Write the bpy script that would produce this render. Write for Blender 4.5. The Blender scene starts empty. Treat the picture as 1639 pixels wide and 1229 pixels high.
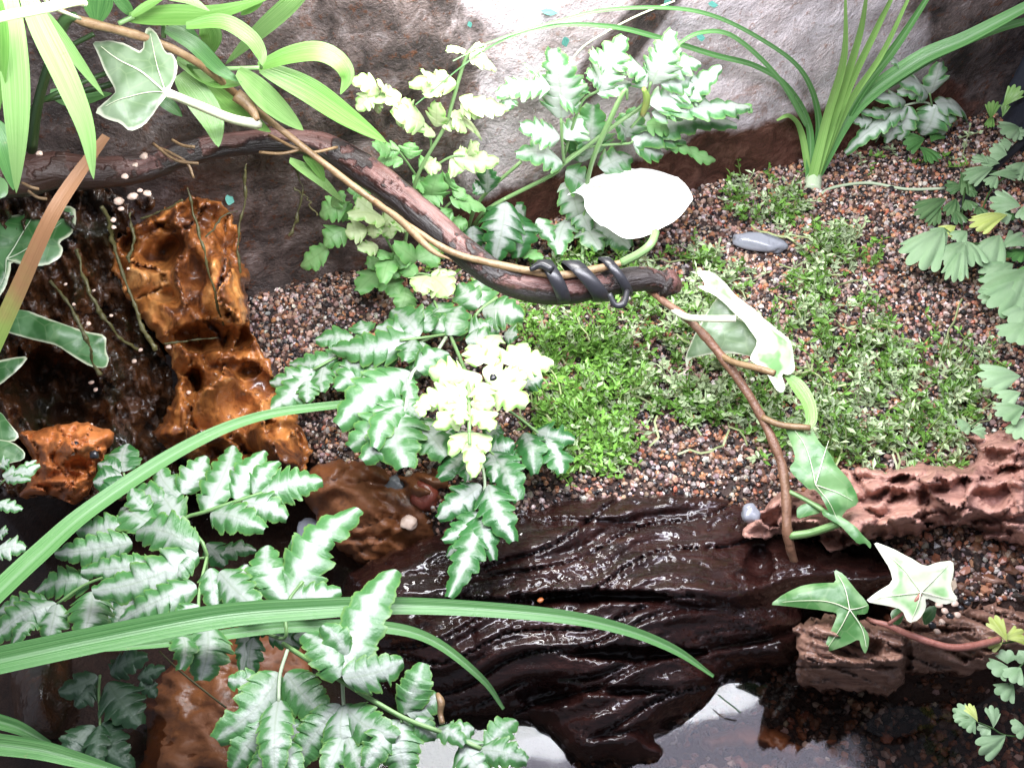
import bpy, bmesh, math, random
import numpy as np
from mathutils import Vector, noise as mn
from mathutils.geometry import delaunay_2d_cdt
random.seed(7); RNG = np.random.default_rng(7)
S = bpy.context.scene; COL = S.collection
S.unit_settings.scale_length = 0.1          # one unit is ten centimetres
# ---------------------------------------------------------------- camera, world, lamps, exposure
PITCH = math.radians(50); HF = math.radians(55); TH = math.tan(HF/2)
CAM = Vector((0, -3.7, 4.4))
cd = bpy.data.cameras.new('camera'); co = bpy.data.objects.new('camera', cd); COL.objects.link(co)
cd.angle = HF; cd.clip_start = 0.05; cd.clip_end = 200
co.location = CAM; co.rotation_euler = (math.pi/2-PITCH, 0, 0); S.camera = co
W = bpy.data.worlds.new('World'); S.world = W; W.use_nodes = True
W.node_tree.nodes['Background'].inputs[0].default_value = (0.78, 0.83, 1.0, 1)
W.node_tree.nodes['Background'].inputs[1].default_value = 0.36
def area(name, loc, sx, sy, yaw, power, col, tilt=0):
    l = bpy.data.lights.new(name, 'AREA'); l.shape = 'RECTANGLE'; l.size = sx; l.size_y = sy
    l.energy = power; l.color = col
    o = bpy.data.objects.new(name, l); COL.objects.link(o)
    o.location = loc; o.rotation_euler = (math.radians(tilt), 0, math.radians(yaw))
area('tube_lamp', (0.1, -0.58, 3.2), 4.2, 0.62, 15, 285, (0.95, 0.97, 1.0))
area('back_lamp', (0.15, 1.0, 2.75), 1.7, 0.35, 20, 125, (1.0, 0.98, 0.95))
area('lilac_panel', (1.2, -0.92, 3.5), 3.5, 1.15, 15, 125, (0.84, 0.80, 1.0))  # unseen panel added for the lilac reflection on the water
S.view_settings.view_transform = 'Standard'; S.view_settings.look = 'None'
S.view_settings.exposure = 0.0; S.view_settings.gamma = 1.0
# ---------------------------------------------------------------- pixel -> place
def ray(px, py):
    x = (px-819.5)/819.5*TH; y = (614.5-py)/819.5*TH
    return Vector((x, math.cos(PITCH)+math.sin(PITCH)*y, -math.sin(PITCH)+math.cos(PITCH)*y))
def P(px, py, z):
    d = ray(px, py); return CAM + d*((z-CAM.z)/d.z)
W1 = P(450, 465, 0); W2 = P(1550, 195, 0); WD = (W2-W1).normalized(); WN = Vector((WD.y, -WD.x, 0))  # wall line, normal to viewer
def Q(px, py, lift):
    """point in front of the ground / back wall, lifted towards the viewer"""
    d = ray(px, py); t = -CAM.z/d.z
    den = d.dot(WN)
    if den < 0:
        tw = (W1-CAM).dot(WN)/den
        if tw < t: t = tw
    dn = d.normalized()
    return CAM + d*t - dn*lift
PXW = 2*TH/1639.0
def pw(pt): return (pt-CAM).dot(Vector((0, math.cos(PITCH), -math.sin(PITCH))))*PXW     # world size of a photo pixel there
# ---------------------------------------------------------------- object helpers
def tag(o, label=None, cat=None, group=None, kind=None):
    for k, v in (('label', label), ('category', cat), ('group', group), ('kind', kind)):
        if v: o[k] = v
    return o
def thing(name, loc, label, cat, group=None):
    o = bpy.data.objects.new(name, None); COL.objects.link(o); o.location = loc; o.empty_display_size = .1
    return tag(o, label, cat, group)
def origin(p):
    v = Vector((0, 0, 0))
    while p: v += p.location; p = p.parent
    return v
def mk(name, V, F, mat, parent=None, uv=None, smooth=True, attr=None, own=False):
    V = np.asarray([tuple(v) for v in V], float)
    o0 = origin(parent); off = np.array(o0)
    if own: off = V.mean(0)
    me = bpy.data.meshes.new(name); me.from_pydata((V-off).tolist(), [], F)
    if uv is not None:
        ul = me.uv_layers.new(name='uv'); li = np.zeros(len(me.loops), int); me.loops.foreach_get('vertex_index', li)
        ul.data.foreach_set('uv', np.asarray(uv, float)[li].ravel())
    if attr is not None:
        a = me.attributes.new('edge', 'FLOAT', 'POINT'); a.data.foreach_set('value', np.asarray(attr, np.float32))
    if smooth: me.polygons.foreach_set('use_smooth', [True]*len(me.polygons))
    me.materials.append(mat); me.update()
    o = bpy.data.objects.new(name, me); COL.objects.link(o)
    if parent: o.parent = parent
    if own: o.location = Vector(off) - o0
    return o
def smooth_pts(pts, n):
    """Catmull-Rom through rows of numbers"""
    p = np.asarray(pts, float); p = np.vstack([2*p[0]-p[1], p, 2*p[-1]-p[-2]]); m = len(p)-3
    out = []
    for t in np.linspace(0, m, n):
        i = min(int(t), m-1); f = t-i
        a, b, c, d = p[i:i+4]
        out.append(.5*((2*b)+(c-a)*f+(2*a-5*b+4*c-d)*f*f+(3*b-a-3*c+d)*f**3))
    return np.array(out)
def tube(name, pts, rad, mat, parent=None, seg=8, n=None, rough=0.0, fr=8.0, capped=True):
    """pts: world points, rad: radius per point"""
    n = n or max(6, len(pts)*4)
    d = np.hstack([np.array([tuple(p) for p in pts]), np.array(rad, float).reshape(-1, 1)])
    d = smooth_pts(d, n); V = []; F = []; uv = []
    up = Vector((0.13, -.5, .86))
    L = 0
    for i in range(n):
        c = Vector(d[i, :3]); a = Vector(d[max(i-1, 0), :3]); b = Vector(d[min(i+1, n-1), :3])
        t = (b-a).normalized(); s = t.cross(up).normalized(); q = s.cross(t)
        if i: L += (c-Vector(d[i-1, :3])).length
        for k in range(seg):
            an = 2*math.pi*k/seg; r = abs(d[i, 3])
            if rough:
                dirn = s*math.cos(an)+q*math.sin(an)
                pp = c+dirn*r
                r *= 1+rough*(mn.noise(pp*fr)+.6*mn.noise(pp*fr*2.7)+.5*mn.noise(Vector((an*2.2, L*1.1, 3.1))))
            V.append(c+(s*math.cos(an)+q*math.sin(an))*r); uv.append((k/seg, L))
    for i in range(n-1):
        for k in range(seg):
            k2 = (k+1) % seg
            F.append((i*seg+k, i*seg+k2, (i+1)*seg+k2, (i+1)*seg+k))
    if capped:
        F.append(tuple(range(seg-1, -1, -1))); F.append(tuple((n-1)*seg+k for k in range(seg)))
    return mk(name, V, F, mat, parent, uv)
def facing(p, jit=.22, upw=.55):
    v = (CAM-p).normalized()
    n = Vector((0, 0, 1))*upw + v*(1-upw) + Vector((random.uniform(-1, 1), random.uniform(-1, 1), random.uniform(-1, 1)))*jit
    return n.normalized()
def strip(name, pts, wid, mat, parent=None, n=None, prof=None, fold=.25, jit=.1, cols=4, wave=0.0, nrm=None, upw=.5):
    """a ribbon leaf along world points; wid = full width in world units per point"""
    n = n or len(pts)*7
    d = smooth_pts(np.hstack([np.array([tuple(p) for p in pts]), np.array(wid, float).reshape(-1, 1)]), n)
    nn = nrm or facing(Vector(d[n//2, :3]), jit, upw); V = []; F = []; uv = []
    ph = random.uniform(0, 9)
    for i in range(n):
        c = Vector(d[i, :3]); a = Vector(d[max(i-1, 0), :3]); b = Vector(d[min(i+1, n-1), :3])
        t = (b-a).normalized(); s = t.cross(nn)
        if s.length < .15: s = t.cross(Vector((0, 1, 0)))
        s.normalize(); q = s.cross(t)
        w = max(d[i, 3], 0)*.5
        if prof: w *= prof(i/(n-1))
        for k in range(cols+1):
            u = k/cols*2-1
            V.append(c+s*(u*w)+q*(abs(u)*w*fold + wave*w*math.sin(i*.9+ph+u*1.3)*abs(u))); uv.append((k/cols, i/(n-1)))
    for i in range(n-1):
        for k in range(cols):
            a = i*(cols+1)+k; F.append((a, a+1, a+cols+2, a+cols+1))
    return mk(name, V, F, mat, parent, uv)
def pinna(name, A, B, w, mat, parent, teeth=8, lob=.3, tooth=.05, sweep=.55, cup=.18, bend=.07, rnd=.62, jit=.22, side_bend=None):
    """a lobed, crenate fern leaflet from A to B of full width w; 'edge' is 0 along lobe veins and 1 in the notches"""
    ax = B-A; L = ax.length; d = ax.normalized(); nn = facing((A+B)/2, jit); s = d.cross(nn).normalized(); q = s.cross(d)
    if q.dot(CAM-A) < 0: q = -q
    nl = max(3, min(6, int(teeth*.5+random.uniform(0, 1)))); n = nl*12+1; V = []; F = []; uv = []; at = []
    sb = random.uniform(-.10, .10) if side_bend is None else side_bend
    ph = random.uniform(0, 6); o2 = random.uniform(.25, .6); damage = random.random() < .12; dt = random.uniform(.3, .8); du = random.choice((-1, 1))
    amp = [random.uniform(.8, 1.2) for _ in range(2*nl+4)]; bend = bend*random.uniform(.3, 1.9); curl = random.uniform(-.05, .16)
    cols = 6
    for i in range(n):
        t = i/(n-1)
        c = A+d*(L*t)+q*(bend*L*math.sin(math.pi*t)-curl*L*max(0, t-.6)**2*3)+s*(sb*L*math.sin(math.pi*t))
        base = math.sin(math.pi*min(1, (t*.93+.025))**.64)
        hw = w*.5*max(base, 0)**rnd
        for k in range(cols+1):
            u = k/cols*2-1; au = abs(u)
            x = t*nl+(o2 if u > 0 else 0); fr = x % 1.0; am = amp[int(x)+(nl+1)*(u > 0)]
            lb = max(0., math.sin(math.pi*fr**1.45))**.62*am*(.55+.45*min(1, (1-t)*1.8))
            ew = 1-lob+lob*lb + tooth*(abs(math.sin(x*9.42+ph))**.6*1.3-.6+.45*random.uniform(-1, 1))
            if t > .96: ew = 1-lob*.3
            if damage and u*du > 0 and abs(t-dt) < .07: ew *= .6
            ew = 1+(ew-1)*(au**1.6)
            hh = hw*u*ew*1.18
            sw = sweep*hw*au**1.3*(1-t)*(.3+.9*lb)
            wv = .035*w*math.sin(t*nl*3.1+ph+u)*au*au
            V.append(c+s*hh+d*sw+q*(-cup*w*au*au*.5+wv+.022*w*lb*au*(1-au)*2)); uv.append((k/cols, t)); at.append(1-min(1, lb))
    for i in range(n-1):
        for k in range(cols):
            a = i*(cols+1)+k; F.append((a, a+1, a+cols+2, a+cols+1))
    return mk(name, V, F, mat, parent, uv, attr=at)
def fan(name, A, B, w, mat, parent, lobes=4, depth=.13, jit=.25):
    """a maidenhair leaflet: wedge with a rounded lobed end"""
    ax = B-A; L = ax.length; d = ax.normalized(); nn = facing((A+B)/2, jit); s = d.cross(nn).normalized(); q = s.cross(d)
    if q.dot(CAM-A) < 0: q = -q
    half = min(1.25, math.atan2(w*.5, L*.62)); na = lobes*8; V = [A]; uv = [(0.5, 0)]; F = []; nr = 4
    ph = random.uniform(0, .6)
    for j in range(1, nr+1):
        r = j/nr
        for i in range(na+1):
            a = (i/na*2-1)*half
            lob = 1-depth*(1-abs(math.sin((i/na*lobes+ph)*math.pi))**.55)*max(0, (r-.5)*2)
            rr = r*L*lob*(1-.16*(abs(a)/half)**2)
            V.append(A+d*(rr*math.cos(a))+s*(rr*math.sin(a))+q*(.10*L*math.sin(math.pi*r)*math.cos(a)+.02*L*math.sin(i*.5+ph*9)*r)); uv.append((i/na, r))
    for i in range(na): F.append((0, 1+i, 2+i))
    for j in range(nr-1):
        for i in range(na):
            a = 1+j*(na+1)+i; F.append((a, a+na+1, a+na+2, a+1))
    return mk(name, V, F, mat, parent, uv)
def resample(poly, step):
    p = np.array(poly, float); p = np.vstack([p, p[:1]]); out = []
    for a, b in zip(p[:-1], p[1:]):
        m = max(1, int(np.hypot(*(b-a))/step))
        for k in range(m): out.append(a+(b-a)*k/m)
    return np.array(out)
def chaikin(p, it=2):
    p = np.array(p, float)
    for _ in range(it):
        q = np.roll(p, -1, 0); p = np.stack([.8*p+.2*q, .2*p+.8*q], 1).reshape(-1, 2)
    return p
def edge_dist(pts, poly):
    a = poly; b = np.roll(poly, -1, 0); best = np.full(len(pts), 1e9)
    for s, e in zip(a, b):
        v = e-s; l = max((v*v).sum(), 1e-9); t = np.clip(((pts-s)@v)/l, 0, 1)
        best = np.minimum(best, np.hypot(*(pts-(s+t[:, None]*v)).T))
    return best
def inside(pts, poly):
    x, y = pts[:, 0], pts[:, 1]; r = np.zeros(len(pts), bool); j = len(poly)-1
    for i in range(len(poly)):
        xi, yi = poly[i]; xj, yj = poly[j]
        if yi != yj: r ^= ((yi > y) != (yj > y)) & (x < (xj-xi)*(y-yi)/(yj-yi)+xi)
        j = i
    return r
def fill(poly, step, jit=.35):
    """triangulated interior of an outline: points, triangles, distance to the edge, count of rim points"""
    lo = poly.min(0); hi = poly.max(0)
    g = np.stack(np.meshgrid(np.arange(lo[0], hi[0], step), np.arange(lo[1], hi[1], step)), -1).reshape(-1, 2)
    g = g+RNG.uniform(-jit, jit, g.shape)*step
    g = g[inside(g, poly)]; e = edge_dist(g, poly); k = e > step*.6; g = g[k]; e = e[k]
    pts = np.vstack([poly, g]); m = len(poly)
    r = delaunay_2d_cdt([Vector(p) for p in pts], [(i, (i+1) % m) for i in range(m)], [], 1, 1e-4)
    P2 = np.array([tuple(v) for v in r[0]]); e = edge_dist(P2, poly)
    return P2, [tuple(f) for f in r[2]], e
def relief(name, outline, zf, step, mat, parent=None, rimlow=.5, rag=0.0, own=False):
    """a lump of wood or stone: outline (photo pixels), height zf(px, py, dist); its rim runs down to the ground"""
    poly = resample(chaikin(outline, 1), step*1.2)
    if rag: poly = poly + np.array([[mn.noise(Vector((x*.06, y*.06, 1)))*rag+mn.noise(Vector((x*.17, y*.17, 5)))*rag*.6, mn.noise(Vector((x*.06, y*.06, 9)))*rag+mn.noise(Vector((x*.17, y*.17, 7)))*rag*.6] for x, y in poly])
    P2, F, e = fill(poly, step)
    V = [P(x, y, zf(x, y, d)) for (x, y), d in zip(P2, e)]
    # rim
    from collections import Counter
    c = Counter(); dr = {}
    for f in F:
        for a, b in zip(f, f[1:]+f[:1]):
            c[tuple(sorted((a, b)))] += 1; dr[tuple(sorted((a, b)))] = (a, b)
    rim = [dr[k] for k, v in c.items() if v == 1]; low = {}
    F = list(F)
    cen = sum(V, Vector())/len(V)
    for a, b in rim:
        for i in (a, b):
            if i not in low:
                low[i] = len(V); p = V[i]; d = (p-CAM); q = CAM+d*((p.z-rimlow-CAM.z)/d.z); q += (Vector((cen.x, cen.y, q.z))-q)*.08; V.append(q)
        F.append((b, a, low[a], low[b]))
    return mk(name, V, F, mat, parent, own=own)
def crop(ox, oy, sc, pts): return [(ox+x/sc, oy+y/sc) for x, y in pts]
# ---------------------------------------------------------------- materials
class G:
    def __init__(s, name):
        s.m = bpy.data.materials.new(name); s.m.use_nodes = True; s.t = s.m.node_tree
        s.b = s.t.nodes['Principled BSDF']; s.o = s.t.nodes['Material Output']
    def n(s, typ, ins=(), **props):
        k = s.t.nodes.new('ShaderNode'+typ)
        for a, v in props.items(): setattr(k, a, v)
        for a, v in (ins.items() if isinstance(ins, dict) else enumerate(ins)):
            if v is None: continue
            if isinstance(v, bpy.types.NodeSocket): s.t.links.new(v, k.inputs[a])
            else: k.inputs[a].default_value = v
        return k
    def ma(s, op, a, b=None, c=None, clamp=False): return s.n('Math', (a, b, c), operation=op, use_clamp=clamp).outputs[0]
    def noise(s, scale, detail=4, vec=None, rough=.55, dist=0): return s.n('TexNoise', {'Scale': scale, 'Detail': detail, 'Roughness': rough, 'Distortion': dist, 'Vector': vec}).outputs[0]
    def mix(s, f, a, b): 
        k = s.n('Mix', data_type='RGBA'); 
        for i, v in ((0, f), (6, a), (7, b)):
            if isinstance(v, bpy.types.NodeSocket): s.t.links.new(v, k.inputs[i])
            else: k.inputs[i].default_value = v if i == 0 else (*v, 1)
        return k.outputs[2]
    def step(s, x, lo, hi): return s.n('MapRange', {0: x, 1: lo, 2: hi, 3: 0., 4: 1.}, interpolation_type='SMOOTHSTEP').outputs[0]
    def ramp(s, f, stops):
        k = s.n('ValToRGB', (f,)); r = k.color_ramp
        while len(r.elements) < len(stops): r.elements.new(.5)
        for e, (p, c) in zip(r.elements, stops): e.position = p; e.color = (*c, 1)
        return k.outputs[0]
    def obj(s): return s.n('TexCoord').outputs['Object']
    def scaled(s, v, sc, rot=(0, 0, 0)): return s.n('Mapping', {0: v, 2: rot, 3: sc}).outputs[0]
    def uv(s):
        k = s.n('SeparateXYZ', (s.n('UVMap', uv_map='uv').outputs[0],)); return k.outputs[0], k.outputs[1]
    def rnd(s): return s.n('ObjectInfo').outputs['Random']
    def bump(s, h, st=.5, d=.02, nrm=None): return s.n('Bump', {'Strength': st, 'Distance': d, 'Height': h, 'Normal': nrm}).outputs[0]
    def fin(s, col, rough=.5, bump=None, spec=.5, trans=0.0, tcol=None, coat=0.0):
        for k, v in (('Base Color', col), ('Roughness', rough), ('Normal', bump), ('Specular IOR Level', spec), ('Coat Weight', coat)):
            if v is None: continue
            if isinstance(v, bpy.types.NodeSocket): s.t.links.new(v, s.b.inputs[k])
            elif k == 'Base Color': s.b.inputs[k].default_value = (*v, 1)
            else: s.b.inputs[k].default_value = v
        if coat:
            s.b.inputs['Coat Roughness'].default_value = .06
            s.t.links.new(s.bump(s.noise(3.6, 3, s.scaled(s.obj(), (1, 2.2, 2.2)), .5), .4, .06), s.b.inputs['Coat Normal'])
        if trans:
            tr = s.n('BsdfTranslucent'); c = tcol if tcol is not None else col
            if isinstance(c, bpy.types.NodeSocket): s.t.links.new(c, tr.inputs[0])
            else: tr.inputs[0].default_value = (*c, 1)
            mx = s.n('MixShader', (trans, s.b.outputs[0], tr.outputs[0])); s.t.links.new(mx.outputs[0], s.o.inputs[0])
        return s.m
def fern_mat(name, white, green, edge, lo=.30, hi=.62, veins=9., rough=.34, trans=.22):
    g = G(name); u, v = g.uv(); ob = g.obj()
    au = g.ma('ABSOLUTE', g.ma('MULTIPLY_ADD', u, 2., -1.))
    tri = g.ma('PINGPONG', g.ma('MULTIPLY', v, veins), .5)
    fine = g.ma('PINGPONG', g.ma('MULTIPLY', v, veins*2.6), .5)
    nz = g.noise(9, 3, ob)
    stv = g.n('CombineXYZ', (g.ma('MULTIPLY', u, 2.6), g.ma('MULTIPLY', v, veins*.9), g.ma('MULTIPLY', g.rnd(), 40.))).outputs[0]
    streak = g.n('TexNoise', {'Vector': stv, 'Scale': 1., 'Detail': 5., 'Roughness': .6, 'Distortion': .3}).outputs[0]
    ed = g.n('Attribute', attribute_name='edge').outputs['Fac']
    th = g.ma('ADD', au, g.ma('MULTIPLY', g.ma('SUBTRACT', ed, .45), g.ma('MULTIPLY', au, .8)))
    th = g.ma('ADD', th, g.ma('MULTIPLY', g.ma('SUBTRACT', streak, .5), .75))
    th = g.ma('ADD', th, g.ma('MULTIPLY', g.ma('SUBTRACT', nz, .5), .55))
    th = g.ma('ADD', th, g.ma('MULTIPLY', g.ma('SUBTRACT', g.rnd(), .5), .22))
    f = g.step(th, lo-.04, hi+.06)
    gr = g.mix(g.noise(5, 3, ob), green, tuple(c*1.55 for c in green))
    gr = g.mix(g.step(au, .8, 1.0), gr, edge)
    mid = g.mix(g.step(au, .0, .09), (.84*white[0], .88*white[1], .80*white[2]), white)
    col = g.mix(f, mid, gr)
    h = g.ma('ADD', g.ma('MULTIPLY', streak, .4), g.ma('ADD', g.ma('MULTIPLY', ed, -.10), g.ma('MULTIPLY', g.noise(24, 3, ob), .5)))
    r = g.ma('MULTIPLY_ADD', g.noise(7, 2, ob), .35, rough-.15)
    return g.fin(col, r, g.bump(h, .45, .02), .5, trans)
def blade_mat(name, a, b, stripe=26., rough=.32, trans=.2, brown=None, pale=None):
    g = G(name); u, v = g.uv(); ob = g.obj()
    st = g.n('TexNoise', {'Vector': g.n('CombineXYZ', (g.ma('MULTIPLY', u, stripe), g.ma('MULTIPLY', v, 1.6), g.ma('MULTIPLY', g.rnd(), 30.))).outputs[0], 'Scale': 1., 'Detail': 4.}).outputs[0]
    au = g.ma('ABSOLUTE', g.ma('MULTIPLY_ADD', u, 2., -1.))
    col = g.mix(g.step(st, .3, .7), a, b)
    col = g.mix(g.ma('MULTIPLY', g.rnd(), .35), col, tuple(min(1, c*1.5) for c in b))
    if pale: col = g.mix(g.ma('MULTIPLY', g.step(au, .26, .02), .55), col, pale)
    sp = g.step(g.noise(14, 4, ob, .7), .66, .78)
    col = g.mix(g.ma('MULTIPLY', sp, .45), col, (.30, .24, .10))
    if brown:
        col = g.mix(g.step(g.ma('ADD', v, g.ma('MULTIPLY', g.noise(6, 3, ob), .3)), brown[0], brown[1]), col, brown[2])
    h = g.ma('ADD', st, g.ma('MULTIPLY', g.noise(30, 2, ob), .25))
    return g.fin(col, g.ma('MULTIPLY_ADD', g.noise(8, 2, ob), .3, rough-.12), g.bump(h, .35, .012), .5, trans)
def ivy_mat(name, inner, blot, margin, m0=.10, m1=.28, rough=.33, trans=.25):
    """edge attribute: 0 on the rim, 1 in the middle; uv: place on the leaf"""
    g = G(name); ob = g.obj(); e = g.n('Attribute', attribute_name='edge').outputs['Fac']
    nz = g.noise(5.5, 4, ob); n2 = g.noise(9, 2, ob, .4)
    vor = g.n('TexVoronoi', {'Vector': ob, 'Scale': 9.}, feature='DISTANCE_TO_EDGE').outputs[0]
    c = g.mix(g.step(n2, .42, .58), inner, blot)
    c = g.mix(g.ma('MULTIPLY', g.step(vor, .045, .0), .10), c, (.45, .55, .30))
    f = g.step(g.ma('ADD', e, g.ma('MULTIPLY', g.ma('SUBTRACT', nz, .5), .45)), m0, m1)
    c = g.mix(f, margin, c)
    h = g.ma('ADD', g.ma('MULTIPLY', g.step(vor, 0., .3), .18), g.ma('MULTIPLY', g.noise(12, 4, ob), .5))
    return g.fin(c, g.ma('MULTIPLY_ADD', nz, .3, rough-.14), g.bump(h, .3, .02), .5, trans)
def wood_mat(name, stops, sc=(2, 2, 2), scale=4., rough=.3, wet=.5, bump=.6, moss=None, rot=(0, 0, 0), pit=0., spec=.5, coat=0., bd=.05):
    g = G(name); ob = g.obj(); v = g.scaled(ob, sc, rot)
    n1 = g.noise(scale, 8, v, .62, .8); n2 = g.noise(scale*4.5, 6, v, .65); n3 = g.noise(scale*.45, 3, ob)
    c = g.ramp(g.ma('ADD', g.ma('MULTIPLY', n1, .75), g.ma('MULTIPLY', n3, .25)), stops)
    c = g.mix(g.ma('MULTIPLY', g.step(n2, .54, .68), .6), c, stops[0][1])
    if pit:
        vo = g.n('TexVoronoi', {'Vector': ob, 'Scale': 17., 'Randomness': 1.}).outputs[0]
        c = g.mix(g.ma('MULTIPLY', g.step(vo, .16, .08), pit), c, (.03, .014, .006))
    if moss:
        m = g.step(g.noise(2.6, 6, ob, .7), moss[0], moss[0]+.12); c = g.mix(g.ma('MULTIPLY', m, moss[2] if len(moss) > 2 else .85), c, moss[1])
    h = g.ma('ADD', n1, g.ma('MULTIPLY', n2, .45))
    r = g.ma('MULTIPLY_ADD', g.step(g.noise(3.2, 4, ob), .35, .65), wet, rough)
    return g.fin(c, r, g.bump(h, bump, bd), spec, coat=coat)
M = {}
M['silver'] = fern_mat('silver_fern_leaf', (.35, .40, .345), (.048, .145, .042), (.12, .25, .06), .10, .48)
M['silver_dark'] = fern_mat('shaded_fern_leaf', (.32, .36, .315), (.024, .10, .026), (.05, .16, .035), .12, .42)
M['silver_pale'] = fern_mat('pale_fern_leaf', (.52, .59, .51), (.075, .205, .070), (.17, .34, .10), .26, .68)
M['lime'] = fern_mat('lime_fern_leaf', (.50, .60, .32), (.16, .36, .07), (.36, .55, .16), .50, 1.0, 6., .38)
M['leafgreen'] = fern_mat('green_fern_leaf', (.22, .42, .16), (.10, .27, .07), (.15, .33, .08), .10, .9, 6., .4)
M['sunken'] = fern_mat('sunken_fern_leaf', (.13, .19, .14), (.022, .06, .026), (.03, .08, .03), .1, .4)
M['stem'] = blade_mat('green_stem', (.13, .27, .08), (.24, .38, .16), 6)
M['stemw'] = blade_mat('pale_stem', (.32, .42, .26), (.50, .58, .42), 6)
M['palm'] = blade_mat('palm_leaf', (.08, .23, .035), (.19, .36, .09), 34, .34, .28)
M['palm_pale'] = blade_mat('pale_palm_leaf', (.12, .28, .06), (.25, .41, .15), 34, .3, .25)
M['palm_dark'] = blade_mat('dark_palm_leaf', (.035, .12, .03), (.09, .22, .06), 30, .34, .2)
M['grass'] = blade_mat('grass_leaf', (.035, .14, .03), (.115, .26, .085), 22, .3, .15, pale=(.22, .36, .19))
M['spider'] = blade_mat('spider_leaf', (.13, .30, .06), (.25, .42, .13), 18, .34, .22)
M['dead'] = blade_mat('dying_blade', (.16, .26, .05), (.24, .34, .08), 12, .45, .12, brown=(.18, .52, (.30, .15, .07)))
M['cane'] = blade_mat('dark_cane', (.02, .05, .015), (.05, .10, .03), 6)
M['cream'] = blade_mat('cream_petiole', (.62, .66, .42), (.78, .80, .62), 5)
M['ivy'] = ivy_mat('ivy_leaf', (.065, .19, .05), (.16, .31, .12), (.22, .38, .16), -.1, .02)
M['ivy_var'] = ivy_mat('variegated_ivy', (.12, .19, .095), (.19, .26, .16), (.50, .52, .40), .0, .12)
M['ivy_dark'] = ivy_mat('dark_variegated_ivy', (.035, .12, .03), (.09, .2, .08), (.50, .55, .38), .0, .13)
M['ivy_white'] = ivy_mat('white_ivy', (.20, .40, .15), (.50, .60, .40), (.66, .69, .54), .2, .6)
M['ivy_blown'] = ivy_mat('white_leaf', (.82, .85, .76), (.88, .89, .83), (.9, .9, .84), .0, .2, .4, .15)
M['fanleaf'] = blade_mat('maidenhair_leaf', (.17, .30, .14), (.27, .40, .23), 2.5, .5, .3)
M['fanyel'] = blade_mat('young_maidenhair_leaf', (.38, .48, .10), (.50, .58, .20), 8, .5, .3)
M['fandark'] = blade_mat('dark_small_leaf', (.04, .11, .035), (.11, .19, .08), 8, .4, .2)
M['vine'] = wood_mat('vine_bark', [(0, (.05, .025, .012)), (.5, (.17, .085, .05)), (1, (.34, .22, .13))], (3, 3, 3), 5, .35, .2, .4, bd=.02)
M['vine_tan'] = wood_mat('tan_vine_bark', [(0, (.07, .035, .015)), (.5, (.20, .125, .06)), (1, (.40, .28, .16))], (3, 3, 3), 5, .35, .2, .3, bd=.02)
M['vine_red'] = wood_mat('red_vine_bark', [(0, (.12, .03, .02)), (.5, (.30, .12, .09)), (1, (.48, .26, .22))], (3, 3, 3), 5, .25, .2, .3, bd=.02)
M['log'] = wood_mat('wet_black_wood', [(0, (.003, .0015, .001)), (.42, (.0105, .0034, .0029)), (.65, (.030, .0095, .0075)), (1, (.065, .022, .017))], (1.3, 4, 3), 2.4, .16, .2, .55, rot=(0, 0, -.2), spec=.12, bd=.05, coat=.7)
M['orange'] = wood_mat('wet_orange_wood', [(0, (.012, .005, .003)), (.42, (.06, .019, .007)), (.5, (.20, .062, .014)), (.58, (.42, .16, .04)), (.68, (.55, .27, .09)), (.8, (.30, .10, .025))], (1.3, 1.3, .6), 3.0, .25, .3, .7, pit=.2, spec=.3, bd=.04, coat=.55)
M['orange2'] = wood_mat('orange_wood', [(0, (.12, .03, .01)), (.4, (.34, .10, .028)), (.7, (.50, .18, .05)), (1, (.62, .29, .11))], (1, 1, 1), 2.4, .22, .3, .6, pit=.6)
M['brownrock'] = wood_mat('brown_wet_wood', [(0, (.03, .010, .004)), (.45, (.15, .052, .018)), (.75, (.26, .10, .035)), (1, (.34, .19, .09))], (1, 1, 1), 1.8, .3, .4, .4, pit=.4)
M['mound'] = wood_mat('dark_mossy_wood', [(0, (.006, .004, .002)), (.42, (.022, .011, .006)), (.6, (.085, .032, .011)), (.8, (.17, .062, .018)), (1, (.22, .09, .03))], (1, 1, .5), 3.2, .06, .2, 1., moss=(.50, (.014, .016, .006), .85), spec=.35, bd=.08, coat=.5)
M['redwood'] = wood_mat('reddish_driftwood', [(0, (.06, .025, .02)), (.34, (.22, .105, .085)), (.52, (.42, .22, .17)), (.72, (.58, .34, .26)), (1, (.30, .16, .12))], (1.2, 2.4, 2.4), 3.4, .34, .35, .7, pit=.15, bd=.05, coat=.15)
M['brownwood'] = wood_mat('brown_wet_driftwood', [(0, (.03, .013, .009)), (.36, (.15, .070, .046)), (.6, (.30, .165, .115)), (.9, (.50, .36, .28))], (1, 4, 4), 2.6, .25, .35, .8, rot=(0, 0, .15), bd=.05, coat=.5)
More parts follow.
